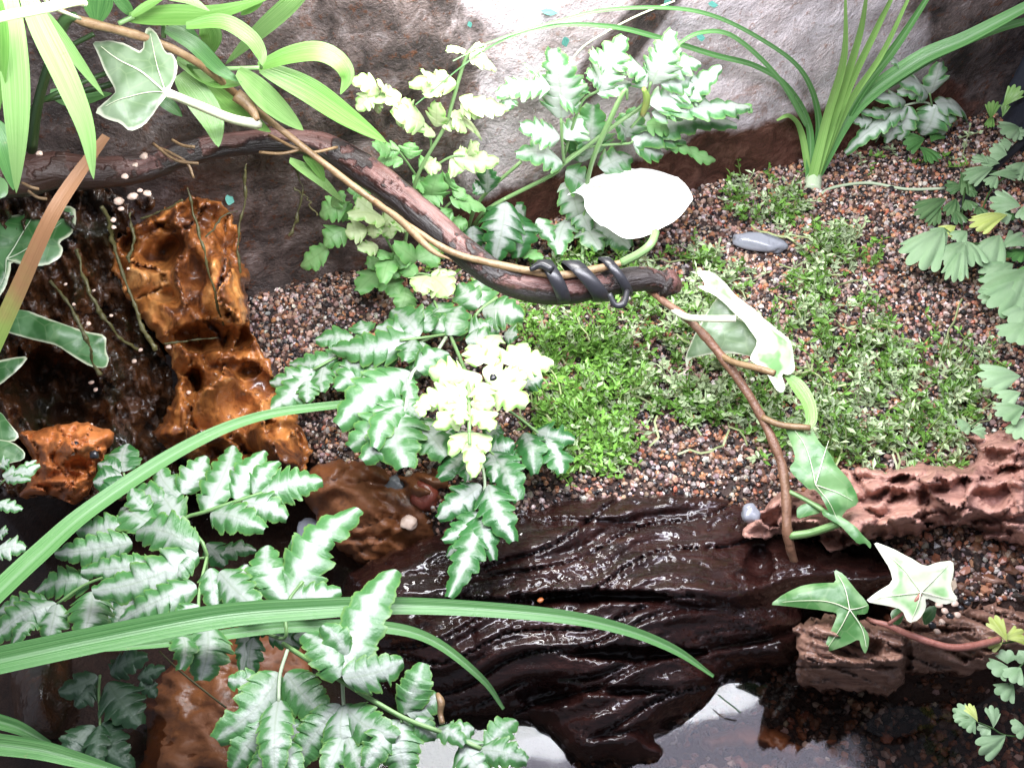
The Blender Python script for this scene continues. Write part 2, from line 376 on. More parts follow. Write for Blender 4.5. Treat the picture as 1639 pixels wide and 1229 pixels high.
def branch_mat():
    g = G('peeling_branch_bark'); u, v = g.uv(); ob = g.obj()
    k = g.n('CombineXYZ', (g.ma('MULTIPLY', u, 5.), g.ma('MULTIPLY', v, 1.4), 0.)).outputs[0]
    n1 = g.noise(2.2, 8, k, .62, .6); n2 = g.noise(9, 6, ob, .65); n3 = g.noise(2.1, 5, ob, .6)
    c = g.ramp(n1, [(.25, (.032, .012, .010)), (.48, (.088, .038, .032)), (.65, (.165, .082, .072)), (.85, (.30, .19, .175))])
    # black bark left on the lower flank: u near .75 is the underside
    low = g.ma('MINIMUM', g.ma('ABSOLUTE', g.ma('SUBTRACT', u, .85)), g.ma('ABSOLUTE', g.ma('ADD', u, .15)))
    pe = g.step(g.ma('ADD', low, g.ma('MULTIPLY', g.ma('SUBTRACT', n3, .5), .7)), .34, .27)
    c = g.mix(pe, c, (.016, .012, .012))
    pat = g.step(g.ma('ADD', n3, g.ma('MULTIPLY', n2, .25)), .665, .70)
    c = g.mix(pat, c, (.02, .014, .013))
    bx = g.n('SeparateXYZ', (ob,)).outputs[0]
    c = g.mix(g.ma('MULTIPLY', g.step(g.ma('ADD', bx, g.ma('MULTIPLY', g.ma('SUBTRACT', n3, .5), .8)), .75, .35), .72), c, (.045, .022, .015))
    h = g.ma('ADD', g.ma('ADD', n1, g.ma('MULTIPLY', n2, .5)), g.ma('MULTIPLY', g.ma('MAXIMUM', pe, pat), .55))
    return g.fin(c, g.ma('MULTIPLY_ADD', n2, .35, .22), g.bump(h, .7, .03), .5)
M['branch'] = branch_mat()
def wall_mat():
    g = G('stained_back_wall'); ob = g.obj(); s = g.n('SeparateXYZ', (ob,)); x, z = s.outputs[0], s.outputs[2]
    n1 = g.noise(3.2, 8, ob, .62); n2 = g.noise(22, 5, ob, .7); n3 = g.noise(1.3, 5, ob, .6); n4 = g.noise(52, 3, ob, .6); n5 = g.noise(6.5, 8, ob, .7, 1.)
    base = g.ramp(n1, [(.25, (.24, .205, .21)), (.45, (.40, .35, .355)), (.62, (.54, .49, .51)), (.8, (.70, .66, .70))])
    base = g.mix(g.ma('MULTIPLY', g.step(n2, .55, .66), .6), base, (.24, .13, .09))
    base = g.mix(g.ma('MULTIPLY', g.step(n4, .60, .70), .55), base, (.15, .12, .12))
    base = g.mix(g.ma('MULTIPLY', g.step(n4, .38, .30), .5), base, (.86, .84, .86))
    dark = g.ramp(g.ma('ADD', g.ma('MULTIPLY', n1, .5), g.ma('MULTIPLY', n5, .5)), [(.3, (.012, .010, .010)), (.44, (.05, .040, .038)), (.54, (.12, .092, .085)), (.66, (.26, .225, .225))])
    dark = g.mix(g.ma('MULTIPLY', g.step(n2, .54, .66), .7), dark, (.10, .038, .018))
    dark = g.mix(g.ma('MULTIPLY', g.step(g.noise(2.3, 7, ob, .7), .52, .66), .75), dark, (.018, .013, .012))
    dark = g.mix(g.ma('MULTIPLY', g.step(g.noise(3.1, 7, ob, .72), .58, .68), .6), dark, (.15, .06, .03))
    wob = g.ma('MULTIPLY', g.ma('SUBTRACT', n3, .5), 1.3)
    wob2 = g.ma('MULTIPLY', g.ma('SUBTRACT', n5, .5), .5)
    left = g.step(g.ma('ADD', g.ma('ADD', x, wob), g.ma('MULTIPLY', wob2, 1.6)), 1.50, 1.12)
    band = g.step(g.ma('ADD', g.ma('ADD', z, g.ma('MULTIPLY', wob, .28)), g.ma('MULTIPLY', wob2, .3)), .50, .40)
    right = g.step(g.ma('ADD', g.ma('ADD', x, g.ma('MULTIPLY', z, .9)), wob), 5.15, 5.3)
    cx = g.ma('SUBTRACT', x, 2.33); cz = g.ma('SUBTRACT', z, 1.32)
    plant_shadow = g.ma('SQRT', g.ma('ADD', g.ma('MULTIPLY', g.ma('SUBTRACT', cx, g.ma('MULTIPLY', cz, .8)), g.ma('SUBTRACT', cx, g.ma('MULTIPLY', cz, .8))), g.ma('MULTIPLY', g.ma('MULTIPLY', cz, cz), .25)))
    plant_shadow = g.step(g.ma('ADD', plant_shadow, g.ma('MULTIPLY', wob, .18)), .24, .17)  # dark patch paints the plants' shadow into the wall colour
    red = g.ramp(g.ma('ADD', g.ma('MULTIPLY', n1, .4), g.ma('MULTIPLY', n5, .6)), [(.32, (.018, .008, .006)), (.5, (.085, .035, .025)), (.66, (.20, .10, .075)), (.8, (.34, .24, .22))])
    mask = g.ma('MAXIMUM', g.ma('MAXIMUM', left, right), plant_shadow)
    blot = g.step(g.noise(1.9, 7, ob, .68, .5), .52, .68); base = g.mix(g.ma('MULTIPLY', blot, .55), base, (.16, .115, .10))
    rust = g.step(g.noise(2.6, 7, ob, .7, .8), .58, .70); base = g.mix(g.ma('MULTIPLY', rust, .5), base, (.22, .10, .055))
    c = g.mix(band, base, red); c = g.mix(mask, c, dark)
    wet = g.ma('MAXIMUM', mask, band)
    h = g.ma('ADD', g.ma('ADD', n5, g.ma('MULTIPLY', n2, .5)), g.ma('MULTIPLY', n4, .3))
    return g.fin(c, g.ma('MULTIPLY_ADD', wet, -.40, .64), g.bump(h, .6, .05), .3)
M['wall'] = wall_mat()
def grain_mat(name, rough=.35, dark=1.):
    g = G(name); c = g.n('Attribute', attribute_name='col').outputs['Color']; ob = g.obj()
    n = g.noise(60, 3, ob)
    c = g.mix(g.step(n, .55, .75), c, (.10, .06, .045))
    if dark < 1: c = g.mix(1-dark, c, (.02, .012, .01))
    return g.fin(c, g.ma('MULTIPLY_ADD', n, .3, rough-.15), g.bump(n, .2, .01), .5)
M['grain'] = grain_mat('gravel_grain')
M['soil'] = wood_mat('dark_wet_sand', [(0, (.012, .008, .007)), (.5, (.05, .028, .022)), (1, (.13, .07, .05))], (1, 1, 1), 9, .4, .3, .8)
M['pebble'] = wood_mat('pale_pebble', [(0, (.45, .30, .22)), (.5, (.62, .47, .38)), (1, (.78, .70, .62))], (1, 1, 1), 5, .25, .2, .15, bd=.01)
M['greystone'] = wood_mat('grey_smooth_stone', [(0, (.12, .125, .14)), (.5, (.20, .21, .24)), (1, (.33, .34, .39))], (1, 1, 1), 4, .12, .2, .1, bd=.01)
M['redstone'] = wood_mat('red_stone', [(0, (.08, .015, .010)), (.5, (.20, .045, .028)), (1, (.32, .10, .06))], (1, 1, 1), 5, .2, .2, .3, bd=.02)
M['blackstone'] = wood_mat('black_grain', [(0, (.008, .008, .009)), (1, (.03, .03, .035))], (1, 1, 1), 5, .15, .2, .2, bd=.01)
M['strap'] = wood_mat('black_rubber', [(0, (.010, .010, .012)), (1, (.028, .028, .034))], (1, 1, 1), 9, .3, .12, .15, bd=.01)
M['glass'] = wood_mat('dark_tank_side', [(0, (.012, .013, .016)), (.6, (.035, .04, .055)), (1, (.09, .10, .14))], (1, 1, 1), 1.2, .2, .25, .1, bd=.01)
M['moss'] = blade_mat('moss_strand', (.018, .018, .005), (.065, .058, .016), 5, .5, .1)
M['teal'] = blade_mat('teal_leaf_bit', (.05, .20, .16), (.10, .30, .26), 6, .4, .2)
def cover_mat():
    g = G('ground_cover_leaf'); c = g.n('Attribute', attribute_name='col').outputs['Color']; return g.fin(c, .38, None, .5, .25)
M['cover'] = cover_mat()
def water_mat():
    g = G('clear_pond_water'); ob = g.obj()
    fr = g.n('Fresnel', {'IOR': 1.333}); h = g.noise(1.6, 2, ob); bp = g.bump(h, .10, .05)
    g.t.links.new(bp, fr.inputs['Normal'])
    gl = g.n('BsdfGlossy', {'Color': (1, 1, 1, 1), 'Roughness': .055, 'Normal': bp}); tr = g.n('BsdfTransparent', {'Color': (.80, .72, .66, 1)})
    mx = g.n('MixShader', (fr.outputs[0], tr.outputs[0], gl.outputs[0])); g.t.links.new(mx.outputs[0], g.o.inputs[0]); return g.m
M['water'] = water_mat()
# ---------------------------------------------------------------- the setting: ground, water, back wall, tank side
def sm(x, a, b): t = np.clip((x-a)/(b-a), 0, 1); return t*t*(3-2*t)
LAND = np.array([tuple(P(x, y, 0))[:2] for x, y in [(330, 470), (395, 560), (450, 660), (540, 745), (660, 800), (820, 838), (1000, 822), (1180, 828), (1300, 800), (1400, 800), (1450, 850), (1470, 905), (1530, 945), (1660, 952), (1800, 950), (1900, 100), (1300, 40), (500, 300)]])
def ground_z(xy):
    e = edge_dist(xy, LAND); ins = inside(xy, LAND)
    nz = np.array([mn.noise(Vector((x*1.7, y*1.7, 0))) for x, y in xy])
    return np.where(ins, -.05*(1-sm(e, 0, .25)) + .035*nz*sm(e, 0, .3), -.05-.85*sm(e, 0, .22) + .05*nz)
gx = np.arange(-3.6, 4.8, .06); gy = np.arange(-3.0, 3.4, .06)
gxy = np.stack(np.meshgrid(gx, gy), -1).reshape(-1, 2); gz = ground_z(gxy)
nx = len(gx); F = [(j*nx+i, j*nx+i+1, (j+1)*nx+i+1, (j+1)*nx+i) for j in range(len(gy)-1) for i in range(nx-1)]
tag(mk('ground', np.hstack([gxy, gz[:, None]]), F, M['soil']), kind='structure')
# water sheet with slight ripples
wx = np.arange(-3.5, 4.6, .09); wy = np.arange(-2.95, .6, .09); wxy = np.stack(np.meshgrid(wx, wy), -1).reshape(-1, 2)
wz = np.array([-.36+.006*mn.noise(Vector((x*2.3, y*2.3, 4)))+.003*mn.noise(Vector((x*6, y*6, 8))) for x, y in wxy]); n = len(wx)
tag(mk('water', np.hstack([wxy, wz[:, None]]), [(j*n+i, j*n+i+1, (j+1)*n+i+1, (j+1)*n+i) for j in range(len(wy)-1) for i in range(n-1)], M['water']), kind='structure')
# back wall with uneven relief, its own axes: x along, z up
ax = np.arange(-2.2, 6.6, .055); az = np.arange(-.3, 3.0, .055); V = []
for z in az:
    for x in ax: V.append((x, -.05*mn.noise(Vector((x*1.3, z*1.3, 2)))-.03*mn.noise(Vector((x*4, z*4, 6)))-.012*mn.noise(Vector((x*13, z*13, 6))), z))
n = len(ax)
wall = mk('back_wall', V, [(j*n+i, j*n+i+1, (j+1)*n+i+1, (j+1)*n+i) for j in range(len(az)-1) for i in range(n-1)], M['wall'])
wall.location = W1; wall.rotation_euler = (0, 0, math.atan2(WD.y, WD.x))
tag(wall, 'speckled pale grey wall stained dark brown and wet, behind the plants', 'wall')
# tank side at the right with a black rim hose in front
a = P(1575, 185, 0)+Vector((.05, .15, 0)); b = P(1760, 420, 0)
dv = (b-a)
V = []; F = []
for j in range(12):
    for i in range(10): V.append(a+dv*(i/9)+Vector((0, 0, -.2+j*.2))+Vector((.3, 0, 0))*(j*.06))
for j in range(11):
    for i in range(9): F.append((j*10+i, j*10+i+1, (j+1)*10+i+1, (j+1)*10+i))
tag(mk('tank_side', V, F, M['glass']), 'dark bluish smooth tank side at the upper right edge', 'tank wall')
# gravel
def grains(name, px_poly, zmax, dens, rlo, rhi, pal, extra=0.0, darken=1.0, zpoly=0.0):
    poly = np.array([tuple(P(x, y, zpoly))[:2] for x, y in px_poly]); lo = poly.min(0); hi = poly.max(0)
    n = int((hi-lo).prod()*dens); xy = RNG.uniform(lo, hi, (n, 2)); xy = xy[inside(xy, poly)]; n = len(xy)
    z = ground_z(xy); r = rlo+(rhi-rlo)*RNG.random(n)**1.8
    z = z+r*RNG.uniform(.1, .9, n)
    bm = bmesh.new(); bmesh.ops.create_icosphere(bm, subdivisions=1, radius=1); iv = np.array([v.co[:] for v in bm.verts]); fi = np.array([[v.index for v in f.verts] for f in bm.faces]); bm.free()
    k = len(iv)
    sc = RNG.uniform(.65, 1.25, (n, 1, 3))*r[:, None, None]; sc[:, :, 2] *= .85
    pts = iv[None]*(1+RNG.uniform(-.17, .17, (n, k, 1)))*sc
    q = RNG.normal(size=(n, 4)); q /= np.linalg.norm(q, axis=1)[:, None]; w, x, y, zz = q.T
    R = np.stack([1-2*(y*y+zz*zz), 2*(x*y-zz*w), 2*(x*zz+y*w), 2*(x*y+zz*w), 1-2*(x*x+zz*zz), 2*(y*zz-x*w), 2*(x*zz-y*w), 2*(y*zz+x*w), 1-2*(x*x+y*y)], -1).reshape(n, 3, 3)
    pts = np.einsum('nij,nkj->nki', R, pts)+np.concatenate([xy, z[:, None]], 1)[:, None]
    faces = (fi[None]+(np.arange(n)*k)[:, None, None]).reshape(-1, 3)
    cols = np.array([p[1] for p in pal]); pr = np.array([p[0] for p in pal]); ci = RNG.choice(len(pal), n, p=pr/pr.sum())
    c = np.clip(cols[ci]*RNG.uniform(.65, 1.35, (n, 1))*RNG.uniform(.9, 1.1, (n, 3)), 0, .85)*darken
    me = bpy.data.meshes.new(name); me.vertices.add(n*k); me.vertices.foreach_set('co', pts.ravel())
    me.loops.add(faces.size); me.loops.foreach_set('vertex_index', faces.ravel().astype(np.int32))
    me.polygons.add(len(faces)); me.polygons.foreach_set('loop_start', np.arange(0, faces.size, 3, dtype=np.int32))
    me.update(calc_edges=True); me.polygons.foreach_set('use_smooth', [False]*len(faces))
    at = me.attributes.new('col', 'FLOAT_COLOR', 'POINT'); at.data.foreach_set('color', np.repeat(np.hstack([c, np.ones((n, 1))]), k, 0).ravel().astype(np.float32))
    me.materials.append(M['grain']); o = bpy.data.objects.new(name, me); COL.objects.link(o)
    return tag(o, kind='stuff')
PAL = [(.14, (.34, .16, .085)), (.22, (.34, .215, .165)), (.10, (.50, .43, .39)), (.33, (.016, .013, .014)), (.19, (.12, .065, .048)), (.15, (.26, .20, .18)), (.03, (.28, .09, .055))]
g = grains('gravel', [(330, 470), (500, 420), (850, 340), (1150, 260), (1400, 190), (1580, 150), (1720, 230), (1800, 950), (1660, 955), (1530, 950), (1465, 910), (1440, 860), (1400, 820), (1180, 845), (1000, 840), (820, 855), (650, 815), (530, 750), (440, 670), (385, 560)], 0, 3300, .009, .022, PAL)
tag(g, 'wet brown, pink, black and white aquarium gravel covering the bank', 'gravel')
PAL2 = [(.3, (.16, .065, .03)), (.2, (.28, .13, .08)), (.1, (.42, .33, .28)), (.3, (.02, .014, .012)), (.2, (.09, .045, .03))]
g = grains('pond_gravel', [(940, 1170), (1280, 1040), (1500, 950), (1760, 900), (1800, 1290), (900, 1290)], 0, 1100, .016, .034, PAL2, zpoly=-.9)
tag(g, 'dark brown gravel on the pond bottom under clear water', 'gravel')
# ---------------------------------------------------------------- wood and stone
def lerp(x, xs, ys): return float(np.interp(x, xs, ys))
def ns(x, y, s=1.0, k=0): return mn.noise(Vector((x*s, y*s, 3.7+k)))
def ridged(x, y, s, k=0): return 1-2*abs(ns(x, y, s, k))
def fb(x, y, s, k=0): return ns(x, y, s, k)+.5*ns(x, y, s*2.1, k+3)+.28*ns(x, y, s*4.3, k+5)
def crack(x, y, s, k=0, w=.07): return max(0, 1-abs(ns(x, y, s, k))/w)
def terr(v, n):
    f = v*n; i = math.floor(f); f -= i; return (i+min(1, max(0, (f-.82)/.18)))/n
def facet(x, y, s, k=0):
    p = mn.voronoi(Vector((x*s, y*s, .3+k)))[1][0]; q = p*5.13
    return mn.noise(q)+((x*s-p.x)*mn.noise(q+Vector((9, 1, 2)))+(y*s-p.y)*mn.noise(q+Vector((3, 8, 5))))*2.2
def pit(x, y, holes):
    d = 0
    for cx, cy, rx, ry, dep in holes:
        q = ((x-cx)/rx)**2+((y-cy)/ry)**2+.5*ns(x, y, .03, 8)
        if q < 1: d += dep*(1-max(q, 0))**.5
    return d
# the long black log lying half in the water
def zlog(x, y, e):
    ca, sa = math.cos(.26), math.sin(.26); a = x*ca-y*sa; b = x*sa+y*ca
    e0 = lerp(y, [800, 900, 1010, 1100], [.0, -.15, -.36, -.44])
    zz = e0+lerp(y, [800, 1000, 1150], [.14, .42, .46])*min(1, e/130)**.5
    b += 40*ns(a, b, .006, 9); zz += .10*ridged(a*.22, b, .012, 1)*min(1, e/30)+.045*ns(a*.16, b, .04, 2)*min(1, e/15)+.010*ns(a*.09, b, .10, 3)+.003*ns(a*.35, b, .3, 5)-.07*crack(a*.10, b, .018, 7)-.02*crack(a*.14, b, .06, 8)
    zz -= pit(x, y, [(960, 955, 150, 11, .16), (780, 965, 120, 10, .10), (1010, 1045, 130, 12, .14), (1000, 1105, 80, 9, .09), (930, 835, 110, 7, .05), (880, 1110, 60, 22, .10), (1215, 905, 24, 30, .12)])
    return zz
tag(relief('sunken_log', [(545, 925), (620, 885), (700, 855), (830, 818), (900, 803), (1000, 793), (1100, 791), (1190, 803), (1215, 850), (1270, 862), (1340, 885), (1440, 893), (1460, 940), (1380, 965), (1290, 960), (1282, 1030), (1268, 1066), (1190, 1066), (1158, 1088), (1145, 1122), (1095, 1150), (1067, 1154), (1074, 1172), (1047, 1178), (1067, 1200), (1058, 1216), (1000, 1222), (930, 1220), (900, 1200), (872, 1165), (830, 1150), (700, 1148), (630, 1130), (560, 1030)], zlog, 4, M['log'], rimlow=.5, rag=7), 'long wet black log lying half in the water, glossy ridged grain', 'log')
# reddish driftwood along the right bank
def zred(x, y, e):
    top = lerp(x, [1180, 1300, 1450, 1560, 1640], [.02, .10, .22, .30, .34])
    wx_, wy_ = x+22*ns(x, y, .02, 11), y+16*ns(x, y, .024, 12)
    zz = lerp(y, [690, 820, 900], [.06, .08, .03])+top*min(1, e/30)**.5+.36*(terr(.5+.6*ns(wx_*.6, wy_*1.6, .011, 4), 3)-.5)*min(1, e/14)+.15*facet(wx_*.5, wy_, .030, 2)*min(1, e/10)+.02*facet(wx_*.6, wy_, .08, 5)*min(1, e/14)+.014*fb(x, y, .05, 2)
    zz += .022*ridged(x*.5, y, .06, 9)-.08*crack(wx_*.7, wy_, .014, 6, .05)+.005*ns(x, y, .22, 1)
    return zz-pit(x, y, [(1420, 792, 32, 14, .14), (1290, 850, 60, 16, .12), (1580, 740, 70, 22, .20), (1545, 725, 20, 40, .16), (1500, 850, 120, 12, .16), (1480, 800, 10, 26, .10), (1350, 865, 40, 14, .1), (1620, 832, 90, 8, .14), (1395, 800, 22, 9, .12), (1440, 770, 16, 8, .10), (1330, 800, 30, 8, .10), (1505, 780, 16, 16, .12)])
tag(relief('driftwood_bank', [(1184, 853), (1198, 838), (1230, 802), (1262, 782), (1277, 791), (1347, 750), (1382, 747), (1423, 756), (1467, 738), (1522, 750), (1531, 700), (1569, 694), (1592, 689), (1660, 684), (1670, 880), (1569, 858), (1537, 836), (1481, 850), (1475, 858), (1440, 855), (1423, 867), (1405, 855), (1364, 873), (1335, 884), (1314, 870), (1312, 855), (1262, 852), (1190, 864)], zred, 3.6, M['redwood'], rimlow=.45, rag=7), 'curled reddish brown driftwood edging the gravel on the right', 'driftwood')
def zled(x, y, e): return lerp(y, [890, 980], [-.05, -.26])+.16*min(1, e/22)**.6+.04*ns(x, y*2, .03, 2)
tag(relief('wood_ledge', [(1500, 935), (1530, 918), (1580, 912), (1660, 918), (1665, 955), (1590, 948), (1560, 940)], zled, 5, M['brownwood'], rimlow=.5, rag=3), 'narrow brown wood ledge below the reddish driftwood, right edge', 'driftwood')
def zbr(x, y, e):
    gx_ = y-.32*(x-1350); k_ = 1058+.03*(x-1350)+14*ns(x, 3, .03, 1) if x < 1450 else 1030
    zz = lerp(y, [960, k_, 1112], [.06, .05, -.34])+.06*min(1, e/14)**.6+.07*(.6+.8*ns(x, y, .05, 4))*math.exp(-((y-k_)/7)**2)*(x < 1450)+.05*ridged(x*.22, gx_, .05, 3)+.03*ns(x*.15, gx_, .14, 2)+.025*fb(x, y, .035, 8)+.05*facet(x*.5, gx_, .035, 3)-.06*crack(x*.2, gx_, .03, 5)-.12*(1445 < x < 1460)-lerp(x, [1450, 1480], [0, .12])
    return zz-pit(x, y, [(1372, 1037, 46, 19, .13), (1365, 1066, 90, 4, .07), (1500, 1008, 60, 5, .10), (1560, 1040, 60, 5, .06)])
tag(relief('brown_driftwood', [(1272, 1064), (1282, 1050), (1266, 1005), (1300, 988), (1390, 996), (1420, 998), (1474, 977), (1512, 986), (1537, 972), (1575, 967), (1660, 980), (1665, 1040), (1586, 1066), (1557, 1080), (1525, 1076), (1500, 1072), (1450, 1072), (1446, 1092), (1432, 1112), (1390, 1107), (1322, 1103), (1292, 1098), (1280, 1090)], zbr, 3.2, M['brownwood'], rimlow=.5, rag=10), 'brown wet driftwood block standing in the water, lower right', 'driftwood')
# orange root and dark mound at the left
def zor(x, y, e):
    wx_, wy_ = x+18*ns(x, y, .02, 11), y+20*ns(x, y, .02, 12)
    zz = lerp(y, [305, 560, 720], [1.02, .34, .0])+.18*min(1, e/40)**.5+.22*(terr(.5+.6*ns(wx_*1.2, wy_*.8, .012, 4), 3)-.5)*min(1, e/18)+.17*facet(wx_, wy_*.7, .019, 2)*min(1, e/12)+.03*ridged(wx_, wy_*.6, .03, 4)+.006*fb(x, y, .08, 6)-.08*crack(wx_, wy_*.6, .012, 2, .05)
    return zz-pit(x, y, [(245, 395, 52, 44, .22), (360, 365, 22, 34, .10), (340, 540, 66, 26, .34), (312, 616, 18, 30, .22), (380, 590, 40, 16, .14), (265, 470, 26, 14, .12), (310, 420, 14, 26, .06), (410, 640, 60, 50, .12), (290, 590, 14, 20, .08)])
tag(relief('orange_root', [(254, 338), (306, 313), (348, 320), (370, 340), (384, 368), (380, 410), (400, 438), (392, 470), (402, 535), (436, 588), (442, 618), (470, 660), (500, 720), (490, 760), (300, 740), (240, 700), (270, 650), (285, 625), (275, 570), (244, 528), (216, 500), (195, 460), (174, 420), (178, 390), (215, 362)], zor, 3.6, M['orange'], rimlow=.7, rag=7), 'wet orange root with hollows below the branch', 'driftwood')
def zmo(x, y, e):
    zz = lerp(y, [290, 520, 740], [1.22, .50, -.02])+lerp(x, [0, 120, 250], [.05, -.10, -.30])+.05*min(1, e/40)**.5+.09*facet(x, y*.6, .024, 4)+.09*fb(x, y*.6, .022, 5)+.07*ridged(x*1.4-y*.5, y*.4, .04, 2)+.03*fb(x, y, .1, 3)
    return zz-pit(x, y, [(80, 620, 80, 60, .30), (110, 680, 60, 30, .16)])
tag(relief('mossy_mound', [(-60, 300), (60, 285), (180, 285), (262, 318), (190, 380), (190, 430), (225, 500), (262, 560), (290, 660), (310, 730), (330, 800), (140, 800), (-60, 790)], zmo, 4.5, M['mound'], rimlow=.8, rag=6), 'black mossy wet wood left of the orange root', 'driftwood')
def zsm(x, y, e): return lerp(y, [680, 800], [.38, .16])+.16*min(1, e/24)**.5+.12*(terr(.5+.6*ns(x, y*1.6, .018, 2), 3)-.5)*min(1, e/14)+.09*facet(x, y*1.2, .026, 2)+.012*fb(x, y, .07, 1)-.05*crack(x, y, .022, 4)-pit(x, y, [(128, 742, 20, 12, .08), (85, 760, 50, 8, .05)])
tag(relief('orange_wood_chunk', [(22, 692), (70, 688), (100, 676), (132, 676), (184, 690), (180, 705), (164, 735), (152, 746), (150, 770), (140, 790), (120, 803), (100, 800), (85, 792), (40, 792), (30, 796), (42, 775), (55, 742), (40, 712)], zsm, 3.4, M['orange2'], rimlow=.5, rag=4), 'small orange wood chunk with black grains below the dark hollow', 'driftwood')
def zst(x, y, e): return lerp(y, [735, 900], [-.02, -.42])+.18*min(1, e/40)**.5+.07*fb(x, y, .016, 1)+.05*ridged(x-y, y, .025, 4)-.04*crack(x+y, y, .012, 4)-pit(x, y, [(560, 860, 70, 8, .07), (600, 775, 60, 8, .05)])
tag(relief('sloping_brown_stone', [(490, 752), (540, 735), (600, 742), (640, 756), (700, 740), (735, 760), (720, 830), (700, 872), (645, 892), (590, 908), (545, 884), (505, 830), (480, 780)], zst, 5, M['brownrock'], rimlow=.5, rag=5), 'smooth orange brown sloping stone between the ferns and the log', 'stone')
def zsk(x, y, e): return lerp(y, [1000, 1240], [-.34, -.40])+.10*min(1, e/40)**.5-.06+.05*ns(x, y, .02, 1)+.03*ridged(x, y*2, .03, 4)
tag(relief('sunken_wood', [(225, 1120), (300, 1030), (360, 1000), (450, 1010), (500, 1050), (500, 1120), (450, 1180), (470, 1260), (210, 1260), (240, 1180)], zsk, 6, M['brownrock'], rimlow=.4, rag=6), 'reddish brown sunken wood under the fern at the bottom left', 'driftwood')
def zsb(x, y, e): return -.80+.08*min(1, e/10)**.5+.04*fb(x, y, .08, 1)
tag(relief('sunken_bark', [(1118, 1182), (1150, 1172), (1200, 1158), (1240, 1166), (1262, 1180), (1290, 1200), (1284, 1216), (1262, 1214), (1210, 1190), (1150, 1196), (1120, 1200)], zsb, 5, M['brownrock'], rimlow=.15, rag=9), 'curled brown bark strip under the water at the bottom', 'bark')
def zdk(x, y, e): return -.42+.25*min(1, e/50)**.5+.05*ridged(x, y*.3, .03, 2)
tag(relief('dark_stump', [(20, 1020), (110, 1010), (120, 1120), (100, 1180), (30, 1190), (10, 1110)], zdk, 6, M['mound'], rimlow=.5, rag=5), 'dark stump in shade below the long leaf, bottom left', 'driftwood')
# stones
def stone(name, px, py, z, r, mat, label, cat='pebble', group=None, sc=(1, .8, .6), sub=2, rot=0.0):
    bm = bmesh.new(); bmesh.ops.create_icosphere(bm, subdivisions=sub, radius=1)
    V = []; k = random.uniform(0, 50); c = P(px, py, z); w = pw(c)*r; cr, sr = math.cos(rot), math.sin(rot)
    for v in bm.verts:
        p = v.co*(1+.42*mn.noise(v.co*1.1+Vector((k, 0, 0)))+.08*mn.noise(v.co*3+Vector((k, 5, 0))))
        x, y = p.x*sc[0]*w, p.y*sc[1]*w*1.2
        V.append(c+Vector((x*cr-y*sr, x*sr+y*cr, p.z*sc[2]*w)))
    F = [tuple(v.index for v in f.verts) for f in bm.faces]; bm.free()
    return tag(mk(name, V, F, mat, own=True), label, cat, group)
stone('red_stone', 680, 792, -.02, 24, M['redstone'], 'round dark red stone by the hanging fern frond', 'stone', sc=(1, 1, .8), sub=3)
for i, (x, y, r, m) in enumerate([(628, 775, 19, 'greystone'), (648, 805, 15, 'pebble'), (655, 835, 14, 'pebble')]):
    stone('pale_stone', x, y, -.03-.02*i, r, M[m], ['pale grey stone at the top left of the red stone', 'pale tan stone touching the left of the red stone', 'pale tan stone just below left of the red stone'][i], 'stone', sub=3)
stone('clear_stone', 1202, 821, .11, 14, M['greystone'], 'bluish grey translucent stone at the right end of the black log', 'stone', sc=(1, 1, .8), sub=3)
stone('long_grey_stone', 1216, 388, .05, 30, M['greystone'], 'long flat grey stone lying among the ground cover', 'stone', sc=(1.5, .42, .4), sub=3, rot=-.35)
stone('lilac_stone', 497, 858, -.30, 22, M['greystone'], 'lilac grey stone in the water behind the toothed frond', 'stone', sc=(1, 1.2, .6), sub=3)
for (x, y, z, r) in [(63, 246, 1.60, 6), (230, 250, 1.52, 8), (216, 264, 1.50, 6), (200, 282, 1.46, 7), (212, 314, 1.33, 9), (236, 310, 1.33, 8), (224, 305, 1.35, 6), (190, 322, 1.28, 9), (194, 334, 1.25, 6), (181, 352, 1.22, 6), (182, 364, 1.2, 5)]:
    stone('pale_pebble', x, y, z, r*.85, M['pebble'], 'small pale pink pebble resting on or just below the brown branch', 'pebble', 'pale pebbles around the branch')
for (x, y, z, r) in [(146, 612, .42, 6), (153, 624, .38, 5), (146, 679, .33, 4), (141, 518, .72, 6), (225, 560, .52, 5), (215, 578, .50, 6), (340, 612, .36, 7), (302, 628, .28, 5), (270, 555, .5, 6), (205, 430, 1.0, 4), (118, 487, .85, 4), (150, 465, .9, 4), (178, 505, .74, 4), (105, 455, .95, 4)]:
    stone('gravel_grain', x, y, z-.06, r*.75, M['pebble'], 'stray pale gravel grain caught on the dark mossy wood', 'pebble', 'stray grains on the dark wood')
for (x, y, m, r) in [(121, 712, 'blackstone', 6), (151, 727, 'blackstone', 7), (116, 725, 'pebble', 4)]:
    stone('gravel_grain', x, y, .52 if r != 4 else .5, r, M[m], {'blackstone': 'black grain on the orange chunk, ' + ('left one' if x < 130 else 'right one, nearer its edge'), 'pebble': 'tiny white grain on the small orange wood chunk'}[m], 'pebble', 'black grains on the orange chunk' if m == 'blackstone' else None, sc=(1, .9, .9))
stone('orange_grain', 865, 960, .10, 5, M['orange2'], 'single orange grain lying on the black log', 'pebble')
for (x, y, r) in [(1398, 905, 6), (1412, 880, 5), (1490, 892, 7), (1508, 900, 8), (1528, 898, 7), (1522, 914, 6), (1545, 905, 6), (1600, 905, 6), (1622, 912, 6)]:
    stone('bank_pebble', x, y, -.10, r*.85, M['pebble'], 'small pale pebble wedged below the reddish driftwood', 'pebble', 'pebbles below the reddish driftwood')
